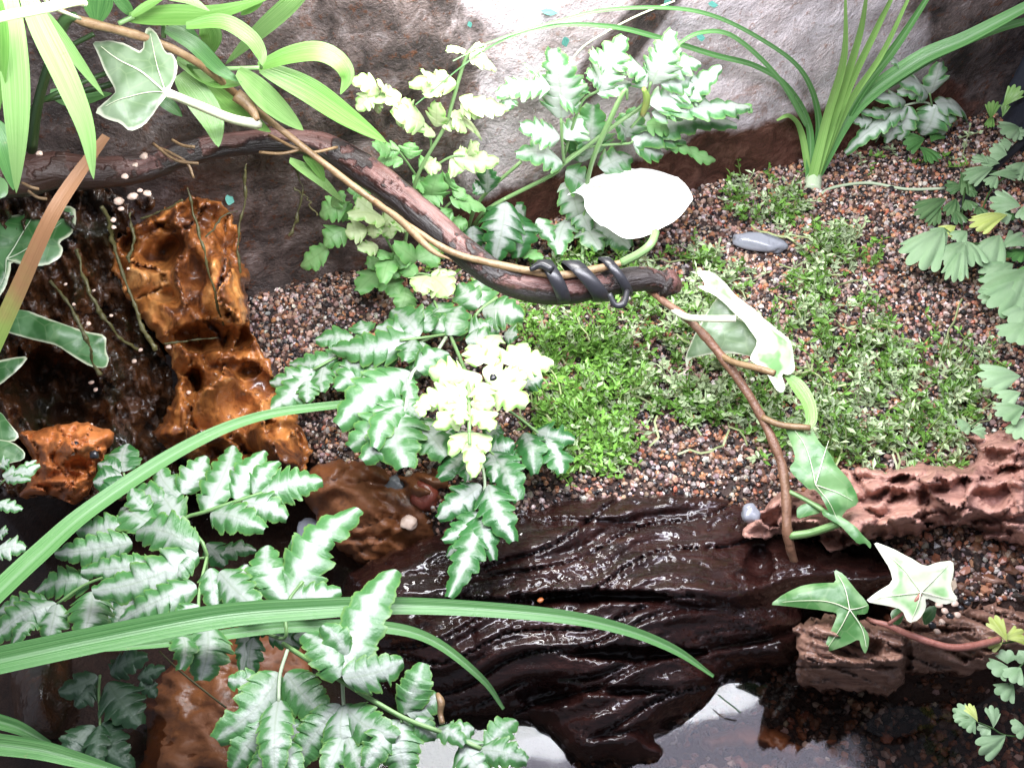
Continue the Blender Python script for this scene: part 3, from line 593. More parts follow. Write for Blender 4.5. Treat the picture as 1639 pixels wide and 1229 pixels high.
for (x, y, r, m) in [(1502, 968, 6, 'pebble'), (1512, 978, 6, 'pebble'), (1520, 985, 6, 'blackstone'), (1528, 966, 6, 'pebble'), (1538, 972, 5, 'blackstone'), (1548, 964, 6, 'blackstone'), (1555, 958, 5, 'blackstone'), (1508, 995, 5, 'pebble'), (1492, 1000, 7, 'blackstone'), (1500, 1010, 5, 'pebble'), (1532, 984, 6, 'pebble')]:
    stone('ledge_pebble', x, y, .06, r, M[m], {'pebble': 'pink pebble of the small pile beside the white green ivy leaf', 'blackstone': 'black pebble of the small pile beside the white green ivy leaf'}[m], 'pebble', {'pebble': 'pink pebbles beside the ivy leaf', 'blackstone': 'black pebbles beside the ivy leaf'}[m])
# ---------------------------------------------------------------- ferns
def nums(s): return [tuple(float(v) for v in q.split(',')) for q in s.split(';') if q.strip()]
def fern(root, label, fronds, group=None, name='silver_fern'):
    """fronds: (lift, stem 'x,y,lift;...', stem radius px, leaflet 'x0,y0,x1,y1,w;...', material, options)"""
    t = thing(name, Q(*root), label, 'fern', group)
    for fr in fronds:
        lift, st, sr, lf, mat = fr[:5]; op = fr[5] if len(fr) > 5 else {}
        sp = [Q(*p) for p in nums(st)]
        f = tube('frond', sp, [pw(p)*sr for p in sp], M[op.get('stem', 'stem')], t, 6)
        for i, (x0, y0, x1, y1, w) in enumerate(nums(lf)):
            A = Q(x0, y0, lift-.01+.004*(i % 5)); B = Q(x1, y1, lift+random.uniform(-.06, .07))
            L = math.hypot(x1-x0, y1-y0); px = pw((A+B)/2)
            n = max(5, min(12, int(L/9)))
            pinna('leaflet', A, B, w*px*op.get('k', 1.15), M[mat], f, teeth=n, lob=op.get('lob', .34), tooth=op.get('tooth', .05), rnd=op.get('rnd', .6), jit=op.get('jit', .2), cup=op.get('cup', .2), bend=op.get('bend', .06))
    return t
fern((300, 1030, .0), 'large silver and green fern spread across the lower left foreground', [
 (.84, '300,1030,.1;331,892,.8;295,835,.82;331,818,.84;420,789,.84', 3.2, '416,791,516,769,52;405,790,446,736,32;377,799,424,722,40;331,817,373,713,50;387,804,460,829,44;337,821,423,846,48', 'silver'),
 (.72, '295,835,.78;260,840,.74;200,850,.70;100,880,.68', 2.5, '285,838,226,770,52;198,843,120,845,44;250,845,193,808,50;212,868,86,886,44;238,817,210,780,32;291,790,330,728,40;285,795,252,742,34;262,800,200,790,40', 'silver'),
 (.92, '331,892,.86;320,940,.9;318,975,.9;325,1003,.9', 2.6, '317,883,147,946,58;245,903,130,915,40;317,880,214,848,56;307,892,268,934,32;314,936,190,994,48;336,909,344,974,37;351,915,420,980,48;331,1001,321,1088,62;288,1012,289,1068,35;318,968,282,990,26', 'silver', {'rnd': .5}),
 (.62, '331,892,.7;240,905,.66;146,931,.64;91,966,.62', 2.3, '91,966,-14,1028,46;77,964,-8,979,40;143,931,56,948,42;91,966,77,1026,40;148,946,134,1016,58;60,985,20,1028,28', 'silver'),
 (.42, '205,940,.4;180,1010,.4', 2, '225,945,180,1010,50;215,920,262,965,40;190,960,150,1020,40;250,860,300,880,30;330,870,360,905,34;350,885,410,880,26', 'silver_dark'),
 (.88, '400,1000,.5;453,1022,.80;457,990,.86;463,960,.88;485,930,.9', 3, '462,963,573,815,62;500,905,467,860,40;464,963,546,944,40;455,961,427,872,54;400,962,394,902,44', 'silver', {'rnd': .52}),
 (1.10, '453,1030,.85;500,1060,.95;548,1090,1.0;643,1147,1.0;714,1174,1.0;770,1198,1.0', 4, '548,1082,634,902,58;545,1083,486,1010,48;556,1050,515,1000,36;549,1086,646,1057,48', 'silver', {'rnd': .5, 'lob': 0.21}),
 (.92, '460,1040,.9;448,1080,.92;446,1124,.92', 3.0, '448,1077,348,1182,60;418,1090,366,1087,34;457,1077,524,1151,52;446,1120,440,1250,44;436,1150,372,1231,48;452,1155,490,1202,44;442,1180,400,1245,36;446,1180,480,1245,36', 'silver', {'rnd': .5, 'lob': 0.17, 'stem': 'stemw'}),
 (.96, '548,1090,.97;550,1128,.96', 3.0, '543,1126,473,1223,50;550,1126,565,1245,52;556,1134,634,1178,48;548,1180,520,1240,36;556,1180,590,1240,36', 'silver', {'rnd': .5, 'lob': 0.17, 'stem': 'stemw'}),
 (.99, '643,1147,.99;643,1156,.99', 2.6, '639,1152,586,1226,44;643,1152,653,1245,54;648,1143,677,1060,46;652,1143,707,1116,44;665,1150,700,1180,30', 'silver', {'rnd': .48, 'lob': 0.21}),
 (.99, '714,1174,1.0;743,1187,1.0;770,1198,1.0', 2.2, '714,1174,760,1164,32;740,1185,776,1237,54;780,1202,828,1150,38;768,1200,843,1216,40;700,1165,742,1190,30', 'silver', {'rnd': .5}),
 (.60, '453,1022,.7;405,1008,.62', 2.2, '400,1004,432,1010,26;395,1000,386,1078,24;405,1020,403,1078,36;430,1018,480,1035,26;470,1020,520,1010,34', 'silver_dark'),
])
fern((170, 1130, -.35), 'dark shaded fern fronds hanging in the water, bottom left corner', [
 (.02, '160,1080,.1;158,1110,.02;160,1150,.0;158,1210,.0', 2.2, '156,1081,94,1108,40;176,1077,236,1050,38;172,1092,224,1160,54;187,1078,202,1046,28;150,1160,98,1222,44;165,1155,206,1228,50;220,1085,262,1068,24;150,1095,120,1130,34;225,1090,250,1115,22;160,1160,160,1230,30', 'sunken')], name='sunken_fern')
fern((-20, 800, .3), 'small bright green fern sprig at the left edge below the ivy', [
 (.75, '-20,800,.4;0,775,.7;20,758,.75', 1.6, '4,762,63,744,22;8,765,48,767,16;30,752,58,735,12;-5,805,36,815,18;-6,857,12,850,18;-8,882,41,877,32;-5,745,15,735,20', 'silver_pale', {'lob': 0.42})], name='small_fern')
fern((200, 790, .1), 'small dark fern sprig beside the orange wood chunk', [
 (.48, '210,800,.3;198,757,.48', 1.6, '199,755,204,709,42;194,755,156,741,28;196,762,149,772,38;200,764,160,795,30;205,790,215,755,24', 'silver_dark', {'lob': 0.13})], name='small_fern')
fern((690, 560, .0), 'large silver fern with white topped fronds in the middle of the bank', [
 (.34, '714,530,.35;636,560,.36;554,567,.34;502,591,.34', 2.3, '502,591,430,656,44;541,571,463,583,32;499,594,432,613,32;519,587,514,626,34;493,609,491,643,30;636,565,524,599,48;585,580,536,622,38;610,572,580,608,34;566,541,505,544,34;585,535,577,512,36;600,545,560,560,30', 'silver'),
 (.50, '714,535,.42;680,540,.5;640,545,.5', 2.3, '665,540,530,557,48;658,534,602,524,44;672,538,626,495,56;663,543,648,575,38;676,547,662,589,44;690,530,668,492,40', 'silver'),
 (.44, '714,540,.35;714,526,.4;695,482,.44', 2.3, '714,526,694,480,52;719,537,738,488,48;712,530,680,500,34', 'silver'),
 (.58, '714,540,.45;690,575,.5;660,597,.58;648,660,.58', 3, '646,655,648,748,74;657,595,543,678,62;644,640,561,713,56;639,685,580,737,46;652,640,673,667,34;652,672,714,731,62;666,591,718,564,38;650,605,665,650,26;645,650,600,715,40', 'silver', {'rnd': .5, 'stem': 'stemw'}),
 (.82, '722,540,.45;735,570,.6;748,604,.78;751,645,.8;751,692,.8', 3, '777,582,801,532,44;768,585,751,549,34;806,582,844,549,38;817,584,886,579,46;772,595,818,600,44;803,601,844,601,38;788,612,844,646,52;770,612,782,644,38;744,604,686,592,44;748,626,666,645,40;690,640,674,664,24;748,640,710,648,30;746,645,695,684,38;741,650,733,679,26;753,645,792,646,22;756,652,788,686,36;757,655,762,681,24;770,600,730,620,36', 'lime', {'lob': 0.42, 'tooth': .03}),
 (.74, '751,692,.8;752,712,.76', 2.4, '750,692,720,727,26;752,692,781,722,28;752,706,757,763,28', 'lime', {'lob': 0.21, 'tooth': .02}),
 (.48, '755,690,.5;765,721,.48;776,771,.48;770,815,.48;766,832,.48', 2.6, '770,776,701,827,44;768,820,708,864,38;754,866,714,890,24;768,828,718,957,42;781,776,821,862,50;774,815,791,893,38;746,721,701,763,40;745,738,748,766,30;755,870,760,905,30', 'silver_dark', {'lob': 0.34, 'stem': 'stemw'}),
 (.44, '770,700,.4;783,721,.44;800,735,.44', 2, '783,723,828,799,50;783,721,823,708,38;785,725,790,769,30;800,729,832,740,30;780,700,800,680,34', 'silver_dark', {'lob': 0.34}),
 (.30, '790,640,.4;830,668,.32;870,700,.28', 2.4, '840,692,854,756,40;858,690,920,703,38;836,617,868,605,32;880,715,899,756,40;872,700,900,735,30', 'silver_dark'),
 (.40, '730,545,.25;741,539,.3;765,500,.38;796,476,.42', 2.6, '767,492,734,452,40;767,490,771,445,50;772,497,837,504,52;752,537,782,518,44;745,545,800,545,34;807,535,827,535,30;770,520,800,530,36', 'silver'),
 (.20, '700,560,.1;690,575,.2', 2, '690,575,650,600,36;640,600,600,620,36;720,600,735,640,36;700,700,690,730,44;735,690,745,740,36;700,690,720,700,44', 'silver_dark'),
])
fern((690, 420, .0), 'tall blown white and lime fern in front of the dark wet wall', [
 (.44, '640,440,.1;655,350,.3;669,280,.40;711,205,.44;722,172,.44;748,88,.44;775,72,.44', 3, '745,80,716,80,18;750,90,794,112,26;757,77,778,73,14;730,132,655,132,32;693,132,675,110,22;700,130,712,113,24;706,140,678,150,24;735,160,816,172,34;737,167,772,186,28;725,186,748,211,26;733,185,774,221,22;720,187,742,177,18;697,203,697,166,32;705,198,735,200,18', 'lime', {'lob': 0.29, 'tooth': .03}),
 (.42, '669,280,.36;690,225,.40;640,165,.42;608,150,.42', 2, '680,195,631,170,42;660,187,633,193,26;655,180,646,157,24;608,148,564,127,28;597,150,571,176,26;620,150,605,130,20;612,152,642,152,34;605,158,603,182,18;697,217,640,196,16;640,170,600,160,20', 'lime', {'lob': 0.29, 'tooth': .03}),
 (.40, '690,270,.36;726,250,.40;760,255,.4', 2, '720,255,743,272,36;726,250,800,256,32;748,247,764,227,24;757,255,769,274,20;678,265,706,268,22;735,255,755,245,30', 'lime', {'lob': 0.29}),
 (.34, '669,285,.3;640,245,.34;625,238,.34', 2, '656,255,660,229,30;645,256,600,261,24;625,243,598,228,26;640,240,612,240,22;660,285,690,300,22;672,270,690,250,26', 'leafgreen'),
 (.46, '640,420,.3;628,400,.42;605,360,.46;580,345,.46', 2, '616,351,560,341,34;597,339,572,319,34;587,365,553,372,34;597,357,597,382,22;620,355,627,382,28;626,357,652,368,20;605,394,572,396,24;610,360,630,340,24', 'lime', {'lob': 0.34}),
 (.50, '660,445,.3;640,412,.46;628,406,.5', 2.2, '628,406,606,412,20;630,408,654,426,24;630,410,613,453,28;626,425,637,445,20;667,417,631,389,28;667,415,701,395,36;665,440,640,420,22', 'leafgreen', {'lob': 0.13, 'tooth': .03}),
 (.52, '664,470,.3;668,440,.5;690,441,.52', 2.2, '688,441,672,468,36;690,441,730,437,16;692,443,719,472,38;705,455,727,450,18;700,446,715,440,18', 'lime', {'lob': 0.21, 'tooth': .04}),
 (.32, '620,470,.1;612,440,.3;616,425,.32', 2, '616,425,572,466,40;614,421,588,424,30;554,326,510,344,34;524,396,479,426,32;554,367,519,393,34;540,330,560,352,30;530,330,550,310,24;570,300,590,320,30;585,320,560,300,26;610,440,640,470,36;650,460,640,495,34', 'leafgreen'),
 (.36, '690,360,.2;715,330,.34;730,318,.36', 2, '690,322,700,281,44;720,318,780,332,30;742,322,751,343,24;728,316,743,302,28;705,336,718,352,28;724,355,747,355,20;715,360,742,376,24;700,300,680,330,36;725,340,700,350,28;715,300,722,285,34;690,345,665,325,26', 'leafgreen'),
], name='lime_fern')
fern((760, 400, .0), 'silver fern with long arching stalks, leaves blown white against the wall', [
 (.34, '757,362,.1;786,331,.24;882,281,.40;903,262,.42;955,223,.46;999,190,.48;1028,172,.48', 3.4, '1003,223,984,194,38;1000,220,1021,174,40;1015,197,1056,200,30;930,260,950,170,66;960,270,1012,250,44;905,275,945,300,40;945,245,925,215,36', 'silver'),
 (.46, '903,262,.42;900,230,.46;898,190,.46', 2.6, '898,190,884,82,62;863,125,842,103,30;866,137,794,150,40;816,152,813,176,24;896,219,835,198,42;900,260,829,243,44;916,150,932,127,34;903,223,932,190,40;895,150,930,165,40;880,140,850,135,36', 'silver_pale', {'lob': 0.38}),
 (.48, '903,250,.42;929,168,.46;958,145,.48', 2.4, '958,145,1000,58,50;968,108,947,87,34;962,135,940,120,30;955,150,1010,128,30;975,100,1000,95,34', 'silver_pale', {'lob': 0.42}),
 (.52, '999,190,.48;1030,165,.5;1042,132,.52', 2.4, '1042,135,1073,53,50;1034,118,984,103,34;1056,114,1123,98,40;1052,128,1110,116,44;1035,140,1020,110,34;1060,90,1090,80,34', 'silver_pale', {'lob': 0.42}),
 (.54, '1010,205,.48;1040,170,.52', 2.4, '1040,168,1154,107,44;1048,168,1204,166,40;1044,183,1187,180,34;1070,150,1110,135,40;1060,168,1090,175,40;1095,150,1130,150,30', 'silver_pale', {'lob': 0.42}),
 (.44, '870,290,.35;930,240,.38;1005,230,.42;1012,227,.44', 2.2, '1012,227,1179,200,44;1012,229,1063,246,36;1045,225,1100,222,30', 'silver', {'lob': 0.38}),
 (.42, '1055,232,.42;1068,235,.42', 1.6, '1062,230,1110,245,22;1100,238,1149,256,18;1190,168,1205,180,14;1035,200,1075,215,26', 'leafgreen', {'lob': 0.42}),
 (.30, '910,270,.3;915,300,.32', 2, '912,285,931,357,46;908,350,894,404,38;925,330,945,370,36', 'silver_pale'),
 (.24, '920,320,.3;930,345,.24', 2, '928,345,1008,393,54;935,360,960,400,40;860,350,885,385,26', 'silver_pale'),
 (.30, '750,380,.05;790,330,.22;810,318,.30', 2.4, '810,323,791,417,56;816,338,830,412,56;757,362,760,402,38;779,309,777,257,30;775,309,758,293,18;825,330,838,360,34;800,330,780,360,30;770,390,775,415,30', 'silver_dark', {'lob': 0.34}),
 (.20, '745,380,.05;768,321,.2;834,259,.3', 3, '830,400,870,412,22;745,350,720,372,30;756,370,742,400,26', 'leafgreen'),
], name='silver_fern')
fern((1500, 235, .0), 'small silver fern frond lying under the big spider leaf, right', [
 (.22, '1505,230,.02;1492,170,.2;1452,168,.22;1420,190,.22', 1.8, '1452,168,1353,242,28;1425,179,1372,175,22;1449,162,1398,156,28;1396,192,1364,191,18;1452,170,1440,225,38;1429,186,1420,230,28;1409,193,1402,227,20', 'silver_pale', {'stem': 'stemw'}),
 (.25, '1492,170,.22;1488,150,.25', 1.6, '1498,168,1475,217,48;1504,171,1512,217,38;1498,166,1552,189,36;1485,151,1442,127,40;1484,153,1438,146,24;1489,151,1505,99,34;1445,105,1428,98,20', 'silver_pale')])
# ---------------------------------------------------------------- strap leaves
def prof_lance(t): return max(math.sin(math.pi*min(1, .06+t*.94)**.8), 0)**.75
def prof_blade(t): return 1.0
def strips(parent, name, data, mat, **kw):
    for d in data:
        lift, w, pts = d[0], d[1], nums(d[2]); m = M[d[3]] if len(d) > 3 else mat
        L = lift if isinstance(lift, tuple) else (lift, lift)
        k = len(pts); P3 = [Q(p[0], p[1], L[0]+(L[1]-L[0])*i/(k-1)) for i, p in enumerate(pts)]
        W_ = w if isinstance(w, (list, tuple)) else [w]*k
        W_ = np.interp(np.linspace(0, 1, k), np.linspace(0, 1, len(W_)), W_)
        strip(name, P3, [a*pw(p) for a, p in zip(W_, P3)], m, parent, **kw)
palm = thing('palm_plant', Q(60, 230, .4), 'leafy green palm with long lance leaves in the upper left corner', 'palm')
strips(palm, 'leaf', [
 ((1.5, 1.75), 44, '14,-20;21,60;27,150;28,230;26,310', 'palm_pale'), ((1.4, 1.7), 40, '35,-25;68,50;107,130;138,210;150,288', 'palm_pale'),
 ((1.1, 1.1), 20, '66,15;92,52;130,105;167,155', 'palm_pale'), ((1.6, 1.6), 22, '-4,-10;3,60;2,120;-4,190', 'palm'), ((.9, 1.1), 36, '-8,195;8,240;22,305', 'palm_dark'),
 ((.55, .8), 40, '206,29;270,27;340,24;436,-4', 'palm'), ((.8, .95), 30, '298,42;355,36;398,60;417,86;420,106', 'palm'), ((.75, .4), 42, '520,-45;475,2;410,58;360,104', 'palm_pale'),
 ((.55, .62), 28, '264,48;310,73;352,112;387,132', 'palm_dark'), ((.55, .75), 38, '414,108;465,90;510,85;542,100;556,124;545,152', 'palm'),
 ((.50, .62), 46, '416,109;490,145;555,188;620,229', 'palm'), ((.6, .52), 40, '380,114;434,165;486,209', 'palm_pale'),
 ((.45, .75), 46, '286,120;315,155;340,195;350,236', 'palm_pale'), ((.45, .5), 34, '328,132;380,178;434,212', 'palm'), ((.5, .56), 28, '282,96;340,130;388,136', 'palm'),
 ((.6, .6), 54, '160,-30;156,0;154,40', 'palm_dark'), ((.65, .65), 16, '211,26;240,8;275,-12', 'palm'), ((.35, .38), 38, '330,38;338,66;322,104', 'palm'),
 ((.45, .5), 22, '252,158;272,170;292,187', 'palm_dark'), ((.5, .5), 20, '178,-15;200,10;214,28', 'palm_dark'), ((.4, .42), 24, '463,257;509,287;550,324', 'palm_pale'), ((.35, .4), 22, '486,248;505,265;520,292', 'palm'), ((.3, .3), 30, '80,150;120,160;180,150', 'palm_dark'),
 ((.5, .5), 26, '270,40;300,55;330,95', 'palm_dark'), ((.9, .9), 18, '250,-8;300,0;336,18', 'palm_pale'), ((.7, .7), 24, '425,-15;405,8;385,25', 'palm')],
 M['palm'], prof=prof_lance, fold=.22, jit=.16, cols=4)
def stemtube(parent, name, s, r, mat, lift=None, **kw):
    p = [Q(*q) if len(q) == 3 else Q(q[0], q[1], lift) for q in nums(s)]
    return tube(name, p, [pw(q)*(r if not isinstance(r, (list, tuple)) else r[min(i, len(r)-1)]) for i, q in enumerate(p)], M[mat], parent, **kw)
for s, r, m in [('50,240,.45;60,170,.6;78,105,.75;100,40,.85;120,25,.9', [9, 8, 8, 10, 6], 'cane'), ('40,190,.5;70,160,.6;150,125,.55;190,112,.5', 4, 'cane'), ('110,75,.5;140,60,.5;150,55,.5', 4, 'cane'), ('70,160,.4;160,140,.4;185,132,.4', 5, 'cane'),
                ('300,106,.5;345,110,.55;418,109,.55', 3.5, 'stem'), ('418,109,.6;420,85,.7', 3, 'stem'), ('190,38,.6;214,27,.6', 4, 'stem'), ('262,60,.5;262,35,.5', 4, 'stem')]: stemtube(palm, 'stem', s, r, m)
pt = thing('pale_leaf_stalk', Q(-20, 30, 1.8), 'thick cream leaf stalk crossing the top left corner', 'plant stalk')
stemtube(pt, 'stalk', '-30,36,1.8;0,28,1.8;70,14,1.8;120,2,1.75;136,6,1.7', [9, 8, 8, 8, 5], 'cream')
stemtube(pt, 'shoot', '66,-8,1.6;85,12,1.5;128,30,1.2', 3, 'cream')
sp = thing('spider_plant', Q(1300, 290, .0), 'grassy spider plant with upright arching leaves on the upper right gravel', 'spider plant')
strips(sp, 'leaf', [
 ((.05, .7), [15, 14, 12, 4], '1299,290;1322,195;1349,98;1353,-14'), ((.05, .7), [14, 14, 11, 5], '1303,288;1336,182;1373,65;1388,-14'), ((.06, .65), [12, 12, 10, 6], '1307,282;1355,150;1402,49;1430,-8'),
 ((.06, .6), [12, 11, 9, 5], '1306,280;1357,170;1410,90;1456,-6'), ((.05, .55), [16, 16, 14, 8], '1312,268;1372,157;1430,80;1488,-8', 'grass'), ((.05, .75), [18, 24, 26, 22, 16], '1306,282;1367,176;1464,100;1550,60;1660,2', 'grass'),
 ((.3, .55), [10, 14, 14, 12], '1420,140;1510,84;1590,50;1660,30', 'grass'), ((.04, .5), [14, 11, 8, 7, 7, 6, 5, 3, 2], '1300,290;1311,200;1288,122;1225,68;1120,20;985,15;880,38;790,66;725,98', 'grass'),
 ((.04, .5), [14, 11, 9, 9, 9, 9, 8, 5, 3, 2], '1296,288;1295,205;1262,142;1210,107;1140,88;1050,60;975,43;880,43;780,78;665,168', 'grass'), ((.3, .5), [8, 8, 7, 5], '1290,200;1245,125;1175,60;1120,53;1075,78', 'grass'),
 ((.05, .2), [10, 10, 8, 3], '1295,285;1283,215;1264,187;1243,193')], M['spider'], fold=.35, jit=.12, cols=4, upw=.35)
stemtube(sp, 'crown', '1300,305,.0;1302,285,.05;1306,262,.08', [14, 13, 8], 'stemw', seg=10)
stemtube(sp, 'runner', '1312,312,.02;1335,300,.05;1390,293,.06;1450,303,.05;1512,302,.05', 2.6, 'stemw')
gr = thing('long_leaf_plant', Q(-60, 1010, .6), 'long strap leaves arching in from the left edge over the fern and log', 'grass plant')
strips(gr, 'leaf', [
 ((1.15, .32), [36, 34, 28, 22, 16, 13], '-20,965;60,890;150,812;300,715;420,666;566,645'), ((1.3, .45), [46, 44, 40, 34, 28, 25, 22, 18, 14, 5], '-20,1062;150,1026;350,988;500,975;620,970;750,974;900,987;1000,1008;1080,1040;1142,1082'),
 ((1.05, .3), [3, 16, 18, 20, 16, 11, 5], '110,1045;290,1026;450,1005;600,1003;690,1024;770,1085;806,1134'), ((1.0, .9), [34, 30, 24, 10], '-20,1190;60,1200;120,1215;210,1240'), ((.8, .8), [24, 20, 8], '-20,1150;30,1165;80,1190')], M['grass'], fold=.32, jit=.05, cols=6)
db = thing('dying_blade', Q(-20, 560, .8), 'long leaf blade fading from green to brown at the left edge', 'dead leaf')
strips(db, 'blade', [((1.35, .55), [30, 28, 25, 22, 14], '-14,560;28,468;80,352;122,284;170,218')], M['dead'], fold=.12, jit=.05)
tw = thing('thin_green_stalk', Q(935, 425, .1), 'thin upright green stalk bent over beside the white leaf', 'plant stalk')
stemtube(tw, 'stalk', '932,430,.1;935,330,.35;947,262,.5;975,195,.56;1000,145,.58;1004,160,.58', [3, 3, 4, 4.5, 3.5, 2], 'stem')
# ---------------------------------------------------------------- ivy
LEAF = {}
def ivy(parent, px_poly, lift, mat, cen=None, curve=.10, tilt=(0, 0, 0), upw=.5, step=None, half=None, name='leaf', fold=.0):
    poly = np.array(px_poly, float); 
    if poly[:, 0].max()-poly[:, 0].min() > 20: poly = chaikin(poly, 1)
    c = np.array(cen) if cen else poly.mean(0); size = (poly.max(0)-poly.min(0)).max()
    poly = resample(poly, max(3, size/26)); P2, F, e = fill(poly, step or max(3.2, size/22), .25)
    C0 = Q(c[0], c[1], lift); v = (CAM-C0).normalized(); nn = (Vector((0, 0, 1))*upw+v*(1-upw)+Vector(tilt)).normalized()
    hw = half or size*.22; V = []; uv = []; w = pw(C0); k = random.uniform(0, 40)
    for (x, y), d in zip(P2, e):
        r = ray(x, y); p = CAM+r*((C0-CAM).dot(nn)/r.dot(nn)); rr = math.hypot(x-c[0], y-c[1])/size
        off = -curve*size*w*rr*rr*1.6+.035*size*w*mn.noise(Vector((x*.028, y*.028, k)))+.012*size*w*mn.noise(Vector((x*.09, y*.09, k)))-.05*size*w*(1-min(1, d/(size*.05)))*.4
        V.append(p+nn*off); uv.append(((x-c[0])/size+.5, (y-c[1])/size+.5))
    o = mk(name, V, F, M[mat], parent, uv, attr=np.clip(e/hw, 0, 1))
    def on_leaf(x, y, up=.006):
        r = ray(x, y); p = CAM+r*((C0-CAM).dot(nn)/r.dot(nn)); rr = math.hypot(x-c[0], y-c[1])/size
        return p+nn*(-curve*size*w*rr*rr*1.6+.035*size*w*mn.noise(Vector((x*.028, y*.028, k)))+up)
    LEAF[o.name] = on_leaf
    return o
def vein(parent, s, r=1.3, mat='cream'):
    q = smooth_pts([(a, b) for a, b, _ in nums(s)], 14); cx, cy = q[-1]; q = q[:-1]
    p = [LEAF[parent.name](x, y) for x, y in q]
    return tube('vein', p, [pw(a)*r*(1-.75*i/len(p)) for i, a in enumerate(p)], M[mat], parent, 5)
v1 = thing('ivy_vine', P(105, 20, 2.3), 'pale woody ivy vine running from the top left along the branch', 'ivy')
pv = [(96, 16, 2.38), (128, 33, 2.3), (230, 60, 2.14), (310, 97, 1.98), (385, 157, 1.66), (462, 217, 1.42), (560, 294, 1.22), (610, 330, 1.13), (655, 362, 1.06), (720, 402, 1.0), (780, 420, .95), (850, 434, .92), (900, 441, .90), (950, 432, .90), (1000, 420, .90)]
tube('stem', [P(*p) for p in pv], [pw(P(*p))*r for p, r in zip(pv, [5, 7, 6.5, 6, 6.5, 5.5, 5.5, 5.5, 5.5, 5.5, 6, 7, 7, 7, 6])], M['vine_tan'], v1, 8, n=120, rough=.2, fr=9)
tube('petiole', [P(*p) for p in [(995, 421, .90), (1025, 405, .98), (1042, 390, 1.02), (1050, 372, 1.0)]], [.024, .022, .022, .02], M['stem'], v1)
tube('petiole', [P(*p) for p in [(412, 199, 1.56), (370, 190, 1.75), (320, 170, 1.92), (266, 148, 2.1)]], [.026, .022, .02, .018], M['cream'], v1)
tube('stub', [P(*p) for p in [(378, 152, 1.70), (398, 168, 1.66), (412, 192, 1.62)]], [.034, .03, .014], M['vine_tan'], v1)
l1 = ivy(v1, crop(0, 0, 5.463, [(770, 290), (940, 300), (1100, 370), (1240, 440), (1260, 230), (1300, 190), (1380, 300), (1440, 440), (1500, 440), (1550, 540), (1540, 640), (1470, 790), (1440, 840), (1350, 960), (1250, 1070), (1120, 1120), (1040, 1040), (900, 990), (790, 920), (1000, 800), (990, 740), (900, 590), (830, 410)]), .85, 'ivy_var', cen=(240, 120), curve=.16)
tag(l1, 'greyish green ivy leaf with cream margin')
vein(l1, '265,148,.87;225,115,.86;190,95,.83;150,60,.80', 1.8); vein(l1, '265,148,.87;250,100,.85;239,45,.78', 1.0); vein(l1, '265,148,.87;225,150,.84;155,170,.78', 1.0)
wl = ivy(v1, crop(820, 240, 4.39, [(375, 290), (450, 240), (560, 180), (680, 135), (800, 110), (930, 112), (1050, 130), (1150, 170), (1230, 230), (1280, 310), (1260, 350), (1200, 430), (1120, 500), (1040, 545), (980, 580), (900, 605), (820, 610), (760, 590), (700, 560), (600, 500), (510, 400), (505, 310), (440, 275)]), .78, 'ivy_blown', curve=.05, upw=.75)
tag(wl, 'large glaring white oval leaf'); vein(wl, '1048,374,.80;1015,330,.80;960,300,.79;915,307,.76', 1.6)
v2 = thing('ivy_runner', P(1060, 478, .7), 'brown ivy runner drooping from the branch tip into the water', 'ivy')
pv = [(1035, 462, .66), (1062, 482, .70), (1108, 517, .66), (1160, 577, .56), (1215, 660, .44), (1248, 735, .34), (1258, 790, .27), (1260, 850, .18), (1270, 895, .05), (1288, 940, -.14)]
tube('stem', [P(*p) for p in pv], [pw(P(*p))*r for p, r in zip(pv, [5, 6, 7, 8, 8, 8, 8.5, 8, 7, 5])], M['vine'], v2, 8, n=110, rough=.24, fr=10)
tube('petiole', [P(*p) for p in [(1062, 484, .68), (1095, 506, .70), (1130, 510, .76), (1178, 510, .80)]], [.018]*4, M['cream'], v2)
tube('petiole', [P(*p) for p in [(1152, 568, .57), (1175, 580, .60), (1215, 590, .66), (1240, 598, .68)]], [.018]*4, M['vine_tan'], v2)
tube('petiole', [P(*p) for p in [(1220, 668, .44), (1250, 680, .46), (1297, 685, .50)]], [.017]*3, M['vine_tan'], v2)
tube('petiole', [P(*p) for p in [(1262, 786, .28), (1290, 800, .30), (1320, 818, .32)]], [.012]*3, M['stem'], v2)
tube('petiole', [P(*p) for p in [(1264, 858, .17), (1300, 852, .22), (1342, 838, .3)]], [.020]*3, M['stem'], v2)
ivy(v2, crop(1060, 410, 5.343, [(480, 330), (560, 370), (610, 440), (630, 520), (730, 560), (830, 660), (860, 760), (780, 860), (620, 830), (440, 830), (350, 850), (230, 870), (200, 960), (185, 860), (260, 690), (350, 520), (430, 400)]), .74, 'ivy_var', curve=.12, tilt=(-.2, -.25, -.1))
tag(ivy(v2, crop(1060, 410, 5.343, [(310, 105), (360, 92), (430, 102), (500, 155), (590, 235), (630, 310), (760, 415), (920, 555), (1000, 635), (1105, 705), (1145, 830), (1155, 960), (1110, 1003), (1040, 985), (1082, 1100), (1050, 1155), (1000, 1125), (940, 1020), (900, 970), (755, 890), (760, 850), (830, 730), (780, 650), (700, 560), (630, 490), (560, 390), (460, 310), (300, 240), (400, 232)]), .88, 'ivy_white', curve=.05, tilt=(.35, 0, .1), half=16), 'folded white green leaf seen edge on')
a = ivy(v2, crop(1220, 620, 4.55, [(150, 215), (250, 260), (350, 350), (370, 290), (420, 390), (500, 470), (540, 560), (640, 660), (690, 740), (715, 830), (600, 890), (575, 1000), (480, 880), (430, 780), (385, 735), (340, 740), (240, 640), (195, 580), (250, 510), (210, 370)]), .55, 'ivy', cen=(1305, 750), curve=.14)
